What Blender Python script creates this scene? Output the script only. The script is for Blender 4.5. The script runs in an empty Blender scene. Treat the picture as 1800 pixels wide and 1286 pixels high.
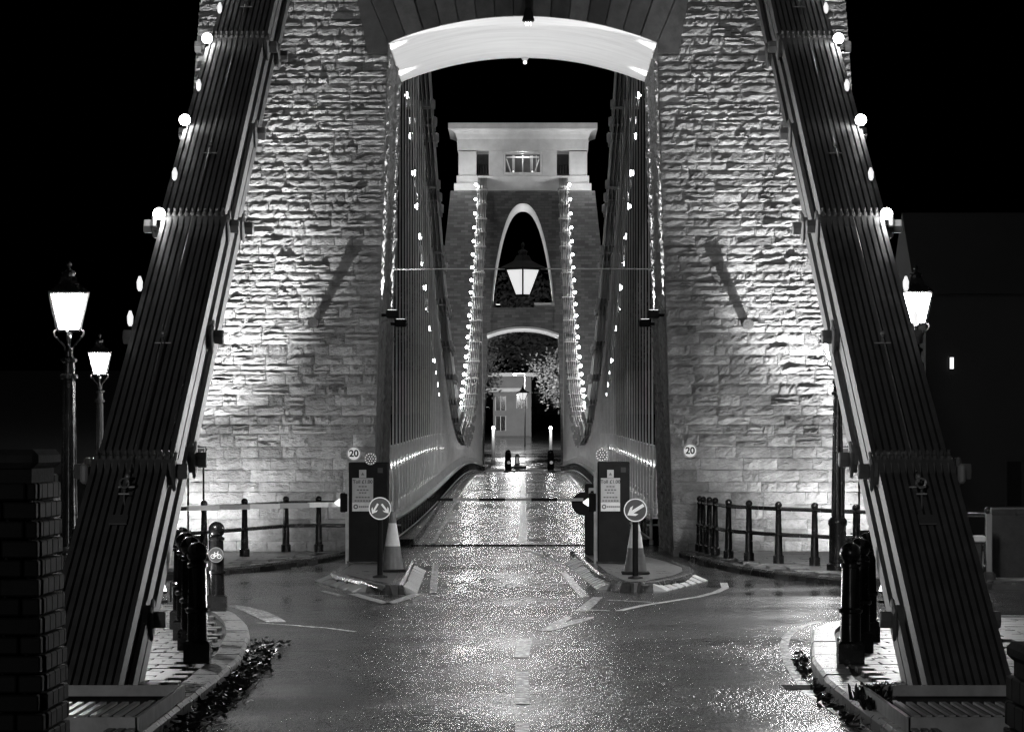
import bpy, bmesh, math, random
import numpy as np
from mathutils import Vector, Matrix, noise

R = math.radians
PI = math.pi
random.seed(7)
rng = np.random.RandomState(11)
sc = bpy.context.scene
COL = sc.collection

# ------------------------------------------------------------------ camera, world, exposure
F, CX, CY, H = 6800.0, 919.0, 786.0, 2.2      # focal length in photo pixels, principal point, eye height
cam_d = bpy.data.cameras.new('camera')
cam_d.sensor_width = 36.0
cam_d.lens = F / 1800.0 * 36.0
cam_d.shift_x = (900.0 - CX) / 1800.0
cam_d.shift_y = (CY - 643.0) / 1800.0
cam_d.clip_start = 0.5
cam_d.clip_end = 3000.0
cam = bpy.data.objects.new('camera', cam_d)
cam.location = (0, 0, H)
cam.rotation_euler = (R(90), 0, 0)
COL.objects.link(cam)
sc.camera = cam

world = bpy.data.worlds.new('World')
sc.world = world
world.use_nodes = True
wn, wl = world.node_tree.nodes, world.node_tree.links
wn.clear()
sky = wn.new('ShaderNodeTexSky')
sky.sky_type = 'NISHITA'
sky.sun_disc = False
sky.sun_elevation = R(-4.0)
sky.sun_rotation = R(200)
bw = wn.new('ShaderNodeRGBToBW')
bg = wn.new('ShaderNodeBackground')
bg.inputs['Strength'].default_value = 0.05
wo = wn.new('ShaderNodeOutputWorld')
wl.new(sky.outputs[0], bw.inputs[0])
wl.new(bw.outputs[0], bg.inputs['Color'])
wl.new(bg.outputs[0], wo.inputs['Surface'])

front_fill_d = bpy.data.lights.new('front_fill', 'SUN')  # frontal fill added from behind the camera, not a known moon
front_fill_d.energy = 0.15
front_fill_d.angle = R(1.0)
front_fill = bpy.data.objects.new('front_fill', front_fill_d)
front_fill.rotation_euler = (R(81), 0, R(-9))
COL.objects.link(front_fill)

sc.view_settings.view_transform = 'Standard'
sc.view_settings.look = 'None'
sc.view_settings.exposure = 0.0
sc.view_settings.gamma = 1.0
sc.view_settings.use_curve_mapping = False
sc.render.engine = 'CYCLES'
cy = sc.cycles
cy.use_denoising = True
cy.denoiser = 'OPENIMAGEDENOISE'
cy.denoising_prefilter = 'NONE'
cy.denoising_input_passes = 'RGB_ALBEDO_NORMAL'
cy.max_bounces = 6
cy.diffuse_bounces = 3
cy.glossy_bounces = 3
cy.transmission_bounces = 4
cy.caustics_reflective = False
cy.caustics_refractive = False
cy.sample_clamp_indirect = 3.0
cy.sample_clamp_direct = 40.0
cy.use_light_tree = True

# ------------------------------------------------------------------ helpers
def ground(px, py, z=0.0):
    """photo pixel lying on a horizontal surface at height z -> (x, y)"""
    d = F * (H - z) / (py - CY)
    return ((px - CX) / F * d, d)

def at(px, py, d):
    """photo pixel at a known distance -> point"""
    return Vector(((px - CX) / F * d, d, H - (py - CY) / F * d))

def tag(o, label=None, cat=None, group=None, kind=None):
    if label: o['label'] = label
    if cat: o['category'] = cat
    if group: o['group'] = group
    if kind: o['kind'] = kind
    return o

def empty(name, loc=(0, 0, 0), label=None, cat=None, group=None):
    o = bpy.data.objects.new(name, None)
    o.location = loc
    o.empty_display_size = 0.1
    COL.objects.link(o)
    return tag(o, label, cat, group)

def link(name, me, parent=None, loc=None):
    o = bpy.data.objects.new(name, me)
    COL.objects.link(o)
    if parent is not None:
        o.parent = parent
    if loc is not None:
        o.location = loc
    return o

class MB:
    """collects shapes into one mesh"""
    def __init__(self):
        self.v, self.f = [], []
    def add(self, vs, fs):
        b = len(self.v)
        self.v.extend([tuple(p) for p in vs])
        self.f.extend([tuple(i + b for i in f) for f in fs])
        return self
    def box(self, c, s, rot=None):
        x, y, z = s[0] / 2, s[1] / 2, s[2] / 2
        vs = [Vector(p) for p in ((-x, -y, -z), (x, -y, -z), (x, y, -z), (-x, y, -z),
                                  (-x, -y, z), (x, -y, z), (x, y, z), (-x, y, z))]
        if rot is not None:
            vs = [rot @ p for p in vs]
        c = Vector(c)
        return self.add([p + c for p in vs], [(0, 3, 2, 1), (4, 5, 6, 7), (0, 1, 5, 4), (1, 2, 6, 5), (2, 3, 7, 6), (3, 0, 4, 7)])
    def cbox(self, c, s, b=0.01):
        """box with chamfered edges"""
        bm = bmesh.new()
        bmesh.ops.create_cube(bm, size=1.0)
        for p in bm.verts:
            p.co = Vector((p.co.x * s[0], p.co.y * s[1], p.co.z * s[2]))
        bmesh.ops.bevel(bm, geom=bm.edges[:], offset=b, segments=1, affect='EDGES')
        bm.verts.ensure_lookup_table()
        vs = [p.co + Vector(c) for p in bm.verts]
        fs = [[q.index for q in f.verts] for f in bm.faces]
        bm.free()
        return self.add(vs, fs)
    def tube(self, p0, p1, r0, r1=None, n=8, caps=True):
        r1 = r0 if r1 is None else r1
        p0, p1 = Vector(p0), Vector(p1)
        d = (p1 - p0)
        if d.length < 1e-6:
            return self
        d.normalize()
        a = d.orthogonal().normalized()
        b = d.cross(a)
        vs = []
        for p, r in ((p0, r0), (p1, r1)):
            for i in range(n):
                t = 2 * PI * i / n + PI / n
                vs.append(p + a * (r * math.cos(t)) + b * (r * math.sin(t)))
        fs = [(i, (i + 1) % n, n + (i + 1) % n, n + i) for i in range(n)]
        if caps:
            fs += [tuple(range(n - 1, -1, -1)), tuple(range(n, 2 * n))]
        return self.add(vs, fs)
    def path(self, pts, r, n=6):
        for a, b in zip(pts[:-1], pts[1:]):
            self.tube(a, b, r, n=n)
        return self
    def lathe(self, prof, c=(0, 0, 0), n=16, sq=False):
        """prof: list of (radius, z)"""
        vs, fs = [], []
        off = PI / n
        k = 1.0 / math.cos(PI / n) if sq else 1.0
        for r, z in prof:
            for i in range(n):
                t = 2 * PI * i / n + off
                vs.append((c[0] + r * k * math.cos(t), c[1] + r * k * math.sin(t), c[2] + z))
        for j in range(len(prof) - 1):
            for i in range(n):
                fs.append((j * n + i, j * n + (i + 1) % n, (j + 1) * n + (i + 1) % n, (j + 1) * n + i))
        fs.append(tuple(range(n - 1, -1, -1)))
        m = (len(prof) - 1) * n
        fs.append(tuple(range(m, m + n)))
        return self.add(vs, fs)
    def prism(self, poly, z0, z1, inset=0.0):
        n = len(poly)
        vs = [(x, y, z0) for x, y in poly] + [(x, y, z1) for x, y in poly]
        fs = [(i, (i + 1) % n, n + (i + 1) % n, n + i) for i in range(n)]
        fs += [tuple(range(n - 1, -1, -1)), tuple(range(n, 2 * n))]
        return self.add(vs, fs)
    def grid(self, rows):
        """rows of points -> quads"""
        b = len(self.v)
        m = len(rows[0])
        for r in rows:
            self.v.extend([tuple(p) for p in r])
        for j in range(len(rows) - 1):
            for i in range(m - 1):
                self.f.append((b + j * m + i, b + j * m + i + 1, b + (j + 1) * m + i + 1, b + (j + 1) * m + i))
        return self
    def sphere(self, c, r, n=10, m=6, sz=1.0):
        prof = [(max(1e-4, r * math.sin(PI * j / m)), -r * sz * math.cos(PI * j / m)) for j in range(m + 1)]
        return self.lathe(prof, c, n)
    def mesh(self, name, mat, smooth=False):
        me = bpy.data.meshes.new(name)
        me.from_pydata(self.v, [], self.f)
        if mat is not None:
            me.materials.append(mat)
        if smooth:
            me.polygons.foreach_set('use_smooth', [True] * len(me.polygons))
            try:
                me.set_sharp_from_angle(angle=R(40))
            except Exception:
                pass
        me.update()
        return me
    def build(self, name, mat, parent=None, smooth=False, loc=None):
        return link(name, self.mesh(name, mat, smooth), parent, loc)

def fix_normals(o):
    bm = bmesh.new(); bm.from_mesh(o.data)
    bmesh.ops.recalc_face_normals(bm, faces=bm.faces[:])
    bm.to_mesh(o.data); bm.free()
    return o

def copy_tree(o, parent=None):
    c = o.copy()
    COL.objects.link(c)
    if parent is not None:
        c.parent = parent
    for ch in list(o.children):
        copy_tree(ch, c)
    return c

def text_mesh(s, size, mat, name='lettering', bold=0.0, align='CENTER'):
    cu = bpy.data.curves.new('lettering_curve', 'FONT')
    cu.body = s
    cu.size = size
    cu.align_x = align
    cu.align_y = 'CENTER'
    cu.offset = bold
    cu.extrude = 0.0008
    ob = bpy.data.objects.new('lettering_source', cu)
    COL.objects.link(ob)
    dg = bpy.context.evaluated_depsgraph_get()
    me = bpy.data.meshes.new_from_object(ob.evaluated_get(dg))
    bpy.data.objects.remove(ob)
    bpy.data.curves.remove(cu)
    me.materials.clear()
    me.materials.append(mat)
    me.name = name
    return me

def text_on(s, size, mat, parent, loc, bold=0.0, align='CENTER', name='lettering'):
    o = link(name, text_mesh(s, size, mat, name, bold, align), parent, loc)
    o.rotation_euler = (R(90), 0, 0)      # faces the -y side
    return o

# ------------------------------------------------------------------ materials (the photograph is black and white)
def mat(name, base, rough=0.6, metal=0.0, var=0.0, vscale=3.0, bump=0.0, bscale=20.0, bdist=0.01, rvar=0.0,
        emit=None, spec=0.5, stretch=None, detail=6.0, coat=0.0):
    m = bpy.data.materials.new(name)
    m.use_nodes = True
    nt = m.node_tree
    n, l = nt.nodes, nt.links
    p = n['Principled BSDF']
    p.inputs['Base Color'].default_value = (base, base, base, 1)
    p.inputs['Roughness'].default_value = rough
    p.inputs['Metallic'].default_value = metal
    p.inputs['Specular IOR Level'].default_value = spec
    if coat:
        p.inputs['Coat Weight'].default_value = coat
        p.inputs['Coat Roughness'].default_value = 0.1
    if var or bump or rvar:
        tc = n.new('ShaderNodeNewGeometry')
        mp = n.new('ShaderNodeMapping')
        if stretch:
            mp.inputs['Scale'].default_value = stretch
        l.new(tc.outputs['Position'], mp.inputs['Vector'])
    if var or rvar:
        a = n.new('ShaderNodeTexNoise')
        a.inputs['Scale'].default_value = vscale
        a.inputs['Detail'].default_value = detail
        a.inputs['Roughness'].default_value = 0.65
        l.new(mp.outputs[0], a.inputs['Vector'])
        oi = n.new('ShaderNodeObjectInfo')
        if var:
            cr = n.new('ShaderNodeMapRange')
            cr.inputs['From Min'].default_value = 0.3
            cr.inputs['From Max'].default_value = 0.7
            cr.inputs['To Min'].default_value = base * (1 - var)
            cr.inputs['To Max'].default_value = base * (1 + var)
            l.new(a.outputs['Fac'], cr.inputs['Value'])
            l.new(cr.outputs[0], p.inputs['Base Color'])
        if rvar:
            rr = n.new('ShaderNodeMapRange')
            rr.inputs['From Min'].default_value = 0.3
            rr.inputs['From Max'].default_value = 0.7
            rr.inputs['To Min'].default_value = max(0.02, rough - rvar)
            rr.inputs['To Max'].default_value = rough + rvar
            l.new(a.outputs['Fac'], rr.inputs['Value'])
            l.new(rr.outputs[0], p.inputs['Roughness'])
    if bump:
        b = n.new('ShaderNodeTexNoise')
        b.inputs['Scale'].default_value = bscale
        b.inputs['Detail'].default_value = 5.0
        l.new(mp.outputs[0], b.inputs['Vector'])
        bp = n.new('ShaderNodeBump')
        bp.inputs['Strength'].default_value = bump
        bp.inputs['Distance'].default_value = bdist
        l.new(b.outputs['Fac'], bp.inputs['Height'])
        l.new(bp.outputs[0], p.inputs['Normal'])
    if emit is not None:
        p.inputs['Emission Color'].default_value = (1, 1, 1, 1)
        p.inputs['Emission Strength'].default_value = emit
    return m

def wet_asphalt(name, base, r0, r1, grit, gscale, stretch_y=1.0, gdist=0.012):
    m = bpy.data.materials.new(name)
    m.use_nodes = True
    nt = m.node_tree
    n, l = nt.nodes, nt.links
    p = n['Principled BSDF']
    p.inputs['Specular IOR Level'].default_value = 0.8
    g = n.new('ShaderNodeNewGeometry')
    # puddly large patches: change the gloss
    big = n.new('ShaderNodeTexNoise'); big.inputs['Scale'].default_value = 0.28; big.inputs['Detail'].default_value = 5
    l.new(g.outputs['Position'], big.inputs['Vector'])
    rr = n.new('ShaderNodeMapRange')
    rr.inputs['From Min'].default_value = 0.35; rr.inputs['From Max'].default_value = 0.65
    rr.inputs['To Min'].default_value = r0; rr.inputs['To Max'].default_value = r1
    l.new(big.outputs['Fac'], rr.inputs['Value'])
    l.new(rr.outputs[0], p.inputs['Roughness'])
    cr = n.new('ShaderNodeMapRange')
    cr.inputs['From Min'].default_value = 0.3; cr.inputs['From Max'].default_value = 0.7
    cr.inputs['To Min'].default_value = base * 0.65; cr.inputs['To Max'].default_value = base * 1.5
    mid = n.new('ShaderNodeTexNoise'); mid.inputs['Scale'].default_value = 2.3; mid.inputs['Detail'].default_value = 8
    l.new(g.outputs['Position'], mid.inputs['Vector'])
    l.new(mid.outputs['Fac'], cr.inputs['Value'])
    l.new(cr.outputs[0], p.inputs['Base Color'])
    # grit of the aggregate: pebbles and the films of water standing between them
    def ntex(sc3, detail, rough=0.55):
        mp = n.new('ShaderNodeMapping'); mp.inputs['Scale'].default_value = sc3
        l.new(g.outputs['Position'], mp.inputs['Vector'])
        t = n.new('ShaderNodeTexNoise'); t.inputs['Scale'].default_value = 1.0; t.inputs['Detail'].default_value = detail; t.inputs['Roughness'].default_value = rough
        l.new(mp.outputs[0], t.inputs['Vector'])
        return t
    fine = ntex((gscale, gscale * stretch_y, gscale), 2.0)
    wide = ntex((gscale * 0.16, gscale * stretch_y * 0.5, 1.0), 4.0)
    bp = n.new('ShaderNodeBump'); bp.inputs['Strength'].default_value = grit; bp.inputs['Distance'].default_value = gdist
    l.new(fine.outputs['Fac'], bp.inputs['Height'])
    bp2 = n.new('ShaderNodeBump'); bp2.inputs['Strength'].default_value = grit; bp2.inputs['Distance'].default_value = gdist * 2.0
    l.new(wide.outputs['Fac'], bp2.inputs['Height']); l.new(bp.outputs[0], bp2.inputs['Normal'])
    l.new(bp2.outputs[0], p.inputs['Normal'])
    # smoother, more flooded patches
    sg = n.new('ShaderNodeMapRange')
    sg.inputs['From Min'].default_value = 0.36; sg.inputs['From Max'].default_value = 0.62
    sg.inputs['To Min'].default_value = grit * 0.14; sg.inputs['To Max'].default_value = grit
    big2 = ntex((0.42, 0.13, 1.0), 4.0)
    l.new(big2.outputs['Fac'], sg.inputs['Value'])
    l.new(sg.outputs[0], bp.inputs['Strength']); l.new(sg.outputs[0], bp2.inputs['Strength'])
    return m

def stone_mat(name, base, spread, bump=0.8, bscale=26.0, bdist=0.03, rough=0.85, byobj=True):
    """rough stone; every piece of its own tone (per object, or per island in a joined mesh)"""
    m = bpy.data.materials.new(name)
    m.use_nodes = True
    nt = m.node_tree
    n, l = nt.nodes, nt.links
    p = n['Principled BSDF']
    p.inputs['Roughness'].default_value = rough
    p.inputs['Specular IOR Level'].default_value = 0.25
    g = n.new('ShaderNodeNewGeometry')
    if byobj:
        oi = n.new('ShaderNodeObjectInfo'); rnd = oi.outputs['Random']
    else:
        rnd = g.outputs['Random Per Island']
    mr = n.new('ShaderNodeMapRange')
    mr.inputs['To Min'].default_value = base * (1 - spread); mr.inputs['To Max'].default_value = base * (1 + spread)
    l.new(rnd, mr.inputs['Value'])
    a = n.new('ShaderNodeTexNoise'); a.inputs['Scale'].default_value = 5.0; a.inputs['Detail'].default_value = 9; a.inputs['Roughness'].default_value = 0.7
    l.new(g.outputs['Position'], a.inputs['Vector'])
    m2 = n.new('ShaderNodeMapRange')
    m2.inputs['From Min'].default_value = 0.3; m2.inputs['From Max'].default_value = 0.7
    m2.inputs['To Min'].default_value = 0.68; m2.inputs['To Max'].default_value = 1.3
    l.new(a.outputs['Fac'], m2.inputs['Value'])
    mps = n.new('ShaderNodeMapping'); mps.inputs['Scale'].default_value = (0.8, 1.0, 0.25)
    l.new(g.outputs['Position'], mps.inputs['Vector'])
    a3 = n.new('ShaderNodeTexNoise'); a3.inputs['Scale'].default_value = 1.0; a3.inputs['Detail'].default_value = 5
    l.new(mps.outputs[0], a3.inputs['Vector'])
    m3 = n.new('ShaderNodeMapRange')
    m3.inputs['From Min'].default_value = 0.35; m3.inputs['From Max'].default_value = 0.6
    m3.inputs['To Min'].default_value = 0.62; m3.inputs['To Max'].default_value = 1.12
    l.new(a3.outputs['Fac'], m3.inputs['Value'])
    mm = n.new('ShaderNodeMath'); mm.operation = 'MULTIPLY'
    l.new(m2.outputs[0], mm.inputs[0]); l.new(m3.outputs[0], mm.inputs[1])
    mu = n.new('ShaderNodeMath'); mu.operation = 'MULTIPLY'
    l.new(mr.outputs[0], mu.inputs[0]); l.new(mm.outputs[0], mu.inputs[1])
    l.new(mu.outputs[0], p.inputs['Base Color'])
    mp = n.new('ShaderNodeMapping'); mp.inputs['Scale'].default_value = (0.55, 1.0, 1.25)
    l.new(g.outputs['Position'], mp.inputs['Vector'])
    b = n.new('ShaderNodeTexNoise'); b.inputs['Scale'].default_value = bscale * 0.4; b.inputs['Detail'].default_value = 7; b.inputs['Roughness'].default_value = 0.6
    l.new(mp.outputs[0], b.inputs['Vector'])
    bp = n.new('ShaderNodeBump'); bp.inputs['Strength'].default_value = bump; bp.inputs['Distance'].default_value = bdist
    l.new(b.outputs['Fac'], bp.inputs['Height'])
    l.new(bp.outputs[0], p.inputs['Normal'])
    return m

M = {}
M['asphalt'] = wet_asphalt('wet_asphalt', 0.022, 0.07, 0.26, 1.0, 30.0, 0.15, 0.018)
M['deck'] = wet_asphalt('wet_deck_surface', 0.02, 0.07, 0.2, 1.0, 11.0, 0.10, 0.022)
M['soil'] = mat('dark_soil', 0.03, 0.9, var=0.4, vscale=2, bump=0.5, bscale=9, bdist=0.05)
M['pave'] = mat('wet_paving', 0.17, 0.36, var=0.35, vscale=4, bump=0.35, bscale=22, bdist=0.008, rvar=0.13)
M['pave_joint'] = mat('paving_joint', 0.03, 0.7, var=0.3, vscale=8, bump=0.4, bscale=40)
M['kerb'] = mat('wet_granite_kerb', 0.24, 0.33, var=0.35, vscale=9, bump=0.35, bscale=35, bdist=0.008, rvar=0.12)
M['kerb_dark'] = mat('dark_wet_kerb', 0.045, 0.22, var=0.4, vscale=7, bump=0.3, bscale=25, bdist=0.01, rvar=0.1)
M['paint'] = mat('road_paint', 0.85, 0.2, var=0.22, vscale=14, bump=0.4, bscale=60, bdist=0.004, rvar=0.15)
M['paint_worn'] = mat('worn_road_paint', 0.62, 0.22, var=0.4, vscale=11, bump=0.4, bscale=60, bdist=0.004, rvar=0.15)
M['stone'] = stone_mat('pennant_stone', 0.30, 0.30, bump=1.0, bscale=62, bdist=0.04)
M['stone_rest'] = stone_mat('pennant_stone_joined', 0.30, 0.30, bump=1.0, bscale=62, bdist=0.04, byobj=False)
M['stone_core'] = stone_mat('mortar', 0.24, 0.05, bump=0.6, bscale=40, bdist=0.02)
M['stone_far'] = None
M['ashlar'] = stone_mat('dressed_stone', 0.085, 0.42, bump=0.35, bscale=30, bdist=0.012, rough=0.75)
M['dark_stone'] = stone_mat('dark_stone', 0.05, 0.3, bump=0.6, bscale=30, bdist=0.02, rough=0.8)
M['cream'] = mat('painted_render', 0.55, 0.7, var=0.12, vscale=1.4, bump=0.15, bscale=12, bdist=0.01)
M['soffit'] = mat('limewashed_vault', 0.72, 0.8, var=0.09, vscale=1.1, bump=0.3, bscale=5, bdist=0.02, stretch=(0.5, 2.5, 1))
M['iron_grey'] = mat('grey_painted_iron', 0.27, 0.5, var=0.25, vscale=3.5, bump=0.25, bscale=35, bdist=0.004, rvar=0.12, stretch=(1, .5, 1))
M['iron_top'] = M['iron_grey']
M['steel_light'] = mat('galvanised_steel', 0.5, 0.45, metal=0.3, var=0.2, vscale=6, bump=0.1, bscale=40, bdist=0.003)
M['black_iron'] = mat('black_gloss_iron', 0.012, 0.22, var=0.3, vscale=9, bump=0.12, bscale=45, bdist=0.003, rvar=0.08)
M['black_matt'] = mat('black_powder_coat', 0.010, 0.75, spec=0.15, var=0.3, vscale=6, bump=0.1, bscale=70, bdist=0.002)
M['white_paint'] = mat('white_metal_paint', 0.6, 0.45, var=0.12, vscale=4, bump=0.08, bscale=30, bdist=0.003)
M['sign_white_glow'] = mat('sign_white_glow', 0.85, 0.4, emit=0.20)  # glow added to white sign faces, standing in for frontal light
M['sign_dark'] = mat('sign_dark_face', 0.10, 0.35, var=0.1, vscale=10)
M['sign_grey'] = mat('sign_grey_face', 0.33, 0.4, var=0.06, vscale=20)
M['ink'] = mat('black_ink', 0.015, 0.5)
M['paper'] = mat('poster_paper', 0.36, 0.5, var=0.15, vscale=7)
M['paper_white'] = mat('poster_white', 0.6, 0.5, var=0.1, vscale=9)
M['cone_dark'] = mat('cone_plastic', 0.15, 0.4, var=0.2, vscale=12)
M['cone_white'] = mat('cone_sleeve', 0.75, 0.35, var=0.08, vscale=20)
M['rubber'] = mat('black_rubber', 0.015, 0.6, bump=0.2, bscale=60)
M['lamp_pane'] = mat('lit_lamp_glass', 0.8, 0.3, emit=700.0)
M['lamp_pane_near'] = mat('lit_lamp_glass_strong', 0.8, 0.3, emit=600.0)
M['lamp_pane_corner'] = mat('lit_lamp_glass_corner', 0.8, 0.3, emit=700.0)
M['hang_pane'] = mat('lit_opal_glass', 0.8, 0.3, emit=0.72)
M['bulb'] = mat('chain_bulb', 1.0, 0.3, emit=300.0)
M['bulb_land'] = mat('chain_bulb_bright', 1.0, 0.3, emit=24.0)
M['glow_reflector'] = mat('reflector_cap_glow', 1.0, 0.3, emit=0.9)  # bright reflection put into the cap as its own glow
M['led'] = mat('led_strip', 1.0, 0.3, emit=40.0)
M['led_dot'] = mat('led_dot', 1.0, 0.3, emit=1.2)
M['flood_lens'] = mat('floodlight_lens', 1.0, 0.2, emit=2.0)
M['far_bulb'] = mat('far_lamp_glass', 1.0, 0.3, emit=9.0)
M['led_pixel'] = mat('led_pixel', 1.0, 0.3, emit=0.8)
M['window_lit'] = mat('lit_window', 1.0, 0.3, emit=1.6)
M['leaf_dark'] = mat('wet_fallen_leaves', 0.03, 0.4, var=0.5, vscale=20)
M['foliage'] = mat('tree_foliage', 0.12, 0.6, var=0.5, vscale=1.2)
M['bark'] = mat('tree_bark', 0.05, 0.9, var=0.3, vscale=5, bump=0.6, bscale=12)
M['brick'] = stone_mat('dark_brick', 0.022, 0.3, bump=0.4, bscale=40, bdist=0.008, rough=0.7)
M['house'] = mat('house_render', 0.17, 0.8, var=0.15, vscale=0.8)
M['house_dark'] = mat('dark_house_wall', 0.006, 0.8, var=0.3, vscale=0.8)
M['glass_dark'] = mat('dark_window_glass', 0.01, 0.1)
M['mesh_wire'] = mat('fence_wire', 0.55, 0.45, metal=0.4)

def spot(name, loc, target, power, angle=90, blend=1.0, radius=0.08, parent=None):
    d = bpy.data.lights.new(name, 'SPOT')
    d.energy = power
    d.spot_size = R(angle)
    d.spot_blend = blend
    d.shadow_soft_size = radius
    o = bpy.data.objects.new(name, d)
    COL.objects.link(o)
    v = Vector(target) - Vector(loc)
    o.rotation_euler = v.to_track_quat('-Z', 'Y').to_euler()
    o.location = loc
    if parent is not None:
        o.parent = parent
        o.location = Vector(loc) - parent.location
    return o

def point(name, loc, power, radius=0.1, parent=None):
    d = bpy.data.lights.new(name, 'POINT')
    d.energy = power
    d.shadow_soft_size = radius
    o = bpy.data.objects.new(name, d)
    COL.objects.link(o)
    o.location = loc
    if parent is not None:
        o.parent = parent
        o.location = Vector(loc) - parent.location
    return o

# ------------------------------------------------------------------ shared dimensions
T0, T1 = 78.2, 86.6            # near tower, front and back
U0, U1 = 292.0, 300.4          # far tower
FAR_Z = 0.25
def deck_z(y):
    if y < 88: return 0.0
    if y < 203: return 0.78 * (0.5 - 0.5 * math.cos(PI * (y - 88) / 115))
    if y < 297: return FAR_Z + (0.78 - FAR_Z) * (0.5 + 0.5 * math.cos(PI * (y - 203) / 94))
    return FAR_Z
def kerb_x(y):
    t = min(1, max(0, (y - 86) / 40))
    return 2.45 + 0.3 * t
MID = 189.5
def chain_z(y):                # middle tier of the three chains, main span
    return 2.75 + 21.3 * ((y - MID) / 107.5) ** 2

# ------------------------------------------------------------------ ground with the gorge, roads, deck
mb = MB()
ys = [-60, -10, 20, 50, 76, 86, 88, 92, 100, 115, 140, 175, 215, 250, 272, 284, 289, 292, 296, 302, 312, 330, 360, 420, 520, 700]
xs = [-400, -260, -160, -100, -60, -35, -20, -12, -6, 0, 6, 12, 20, 35, 60, 100, 160, 260, 400]
def gz(x, y):
    if y < 88: return -0.03
    if y > 291: 
        up = max(0, y - 306)
        return FAR_Z - 0.03 + 0.052 * up - 0.00003 * min(up, 400) ** 2
    t = min((y - 88) / 45, (291 - y) / 45, 1)
    return -0.03 - 72 * (t * t * (3 - 2 * t)) + noise.noise(Vector((x * .04, y * .04, 0))) * 4 * t
mb.grid([[(x, y, gz(x, y)) for x in xs] for y in ys])
tag(mb.build('ground', M['soil'], smooth=True), kind='structure')

mb = MB()
mb.grid([[(x, y, 0.0) for x in (-30, -14, -6, -3, 0, 3, 6, 14, 30)] for y in (-20, 0, 20, 35, 50, 65, 77, 86.62)])
tag(mb.build('road', M['asphalt'], smooth=True), kind='structure')

mb = MB()
dys = [86.62] + [88 + 3.0 * i for i in range(72)]
mb.grid([[(sx * kerb_x(y), y, deck_z(y) + 0.004 + 0.03 * (1 - (sx) ** 2)) for sx in (-1, -.6, -.2, .2, .6, 1)] for y in dys])
tag(mb.build('bridge_deck', M['deck'], smooth=True), kind='structure')
# the steel joint where the deck meets the abutment
j = MB(); j.box((0, 86.6, 0.012), (5.0, 0.34, 0.03)); 
for k in range(24): j.box((-2.4 + k * 0.2, 86.6, 0.03), (0.1, 0.30, 0.012))
tag(j.build('expansion_joint', M['black_iron']), kind='structure')
# footways left and right of the deck
for s in (-1, 1):
    mb = MB()
    mb.grid([[(s * x, y, deck_z(y) + 0.10) for x in (3.2, 3.8, 4.5)] for y in [T1] + dys[1:]])
    mb.grid([[(s * 4.5, y, deck_z(y) + 0.10 - q) for q in (0, 0.5)] for y in [T1] + dys[1:]])
    tag(mb.build('footway', M['pave'], smooth=True), kind='structure')
# far road
mb = MB()
mb.grid([[(x, y, gz(0, y) + 0.035) for x in (-16, -7, -3, 0, 3, 7, 16)] for y in (297.5, 302, 306, 312, 330, 345, 360, 420)])
tag(mb.build('far_road', M['deck'], smooth=True), kind='structure')

# ---------- painted markings
def stripe(pts, w, m, name='road_marking', z=0.004, zf=None):
    """pts in plan (x, y); a flat band of width w"""
    a, b = [], []
    P = [Vector((p[0], p[1])) for p in pts]
    for i, p in enumerate(P):
        d = (P[min(i + 1, len(P) - 1)] - P[max(i - 1, 0)]).normalized()
        nrm = Vector((-d.y, d.x))
        ww = w if not isinstance(w, (list, tuple)) else w[i]
        q = p + nrm * ww / 2; r = p - nrm * ww / 2
        a.append((q.x, q.y, (zf(q.y) if zf else 0) + z)); b.append((r.x, r.y, (zf(r.y) if zf else 0) + z))
    mb = MB(); mb.grid([a, b])
    o = mb.build(name, m)
    return fix_normals(o)
def poly_px(px, m, z=0.004, name='road_marking'):
    pts = [ground(x, y) for x, y in px]
    mb = MB(); mb.add([(x, y, z) for x, y in pts], [tuple(range(len(pts)))])
    return fix_normals(mb.build(name, m))
marks = []
def K(o):
    tag(o, kind='structure'); return o
for q in ([(910, 1122), (936, 1122), (930, 1155), (904, 1155)], [(907, 1180), (929, 1180), (931, 1237), (905, 1237)],
          [(906, 1270), (930, 1270), (932, 1330), (904, 1330)]):
    K(poly_px(q, M['paint_worn']))
K(poly_px([(944, 1109), (995, 1083), (1006, 1085), (990, 1094), (1044, 1083), (1044, 1086), (972, 1108)], M['paint_worn']))
K(poly_px([(1010, 1074), (1042, 1049), (1060, 1049), (1034, 1074)], M['paint_worn']))
K(poly_px([(916, 965), (930, 965), (958, 975), (948, 977)], M['paint_worn']))
K(poly_px([(952, 979), (968, 979), (986, 989), (978, 991)], M['paint_worn']))
K(poly_px([(984, 1005), (995, 1005), (1036, 1048), (1020, 1050)], M['paint_worn']))
K(stripe([ground(*p) for p in ((1088, 1073), (1130, 1064), (1180, 1056), (1225, 1049), (1258, 1041), (1275, 1033), (1272, 1024))], 0.12, M['paint']))
K(poly_px([(1035, 1071), (1072, 1072), (1072, 1073.5), (1036, 1072.5)], M['paint_worn']))
K(stripe([ground(*p) for p in ((1068, 1054), (1145, 1058))], 0.10, M['paint_worn']))
K(stripe([ground(*p) for p in ((620, 1043), (650, 1052), (683, 1061))], 0.17, M['paint']))
K(stripe([ground(*p) for p in ((683, 1061), (710, 1052), (735, 1043))], 0.17, M['paint']))
K(stripe([ground(*p) for p in ((640, 1046), (712, 1046.5))], 0.10, M['paint_worn']))
K(poly_px([(760, 991), (771, 991), (768, 1042), (755, 1042)], M['paint_worn']))
K(stripe([ground(*p) for p in ((474, 992), (500, 986), (540, 983), (606, 980))], 0.2, M['paint_worn']))
K(stripe([ground(*p) for p in ((362, 1008), (420, 1002), (460, 997))], 0.12, M['paint_worn']))
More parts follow.
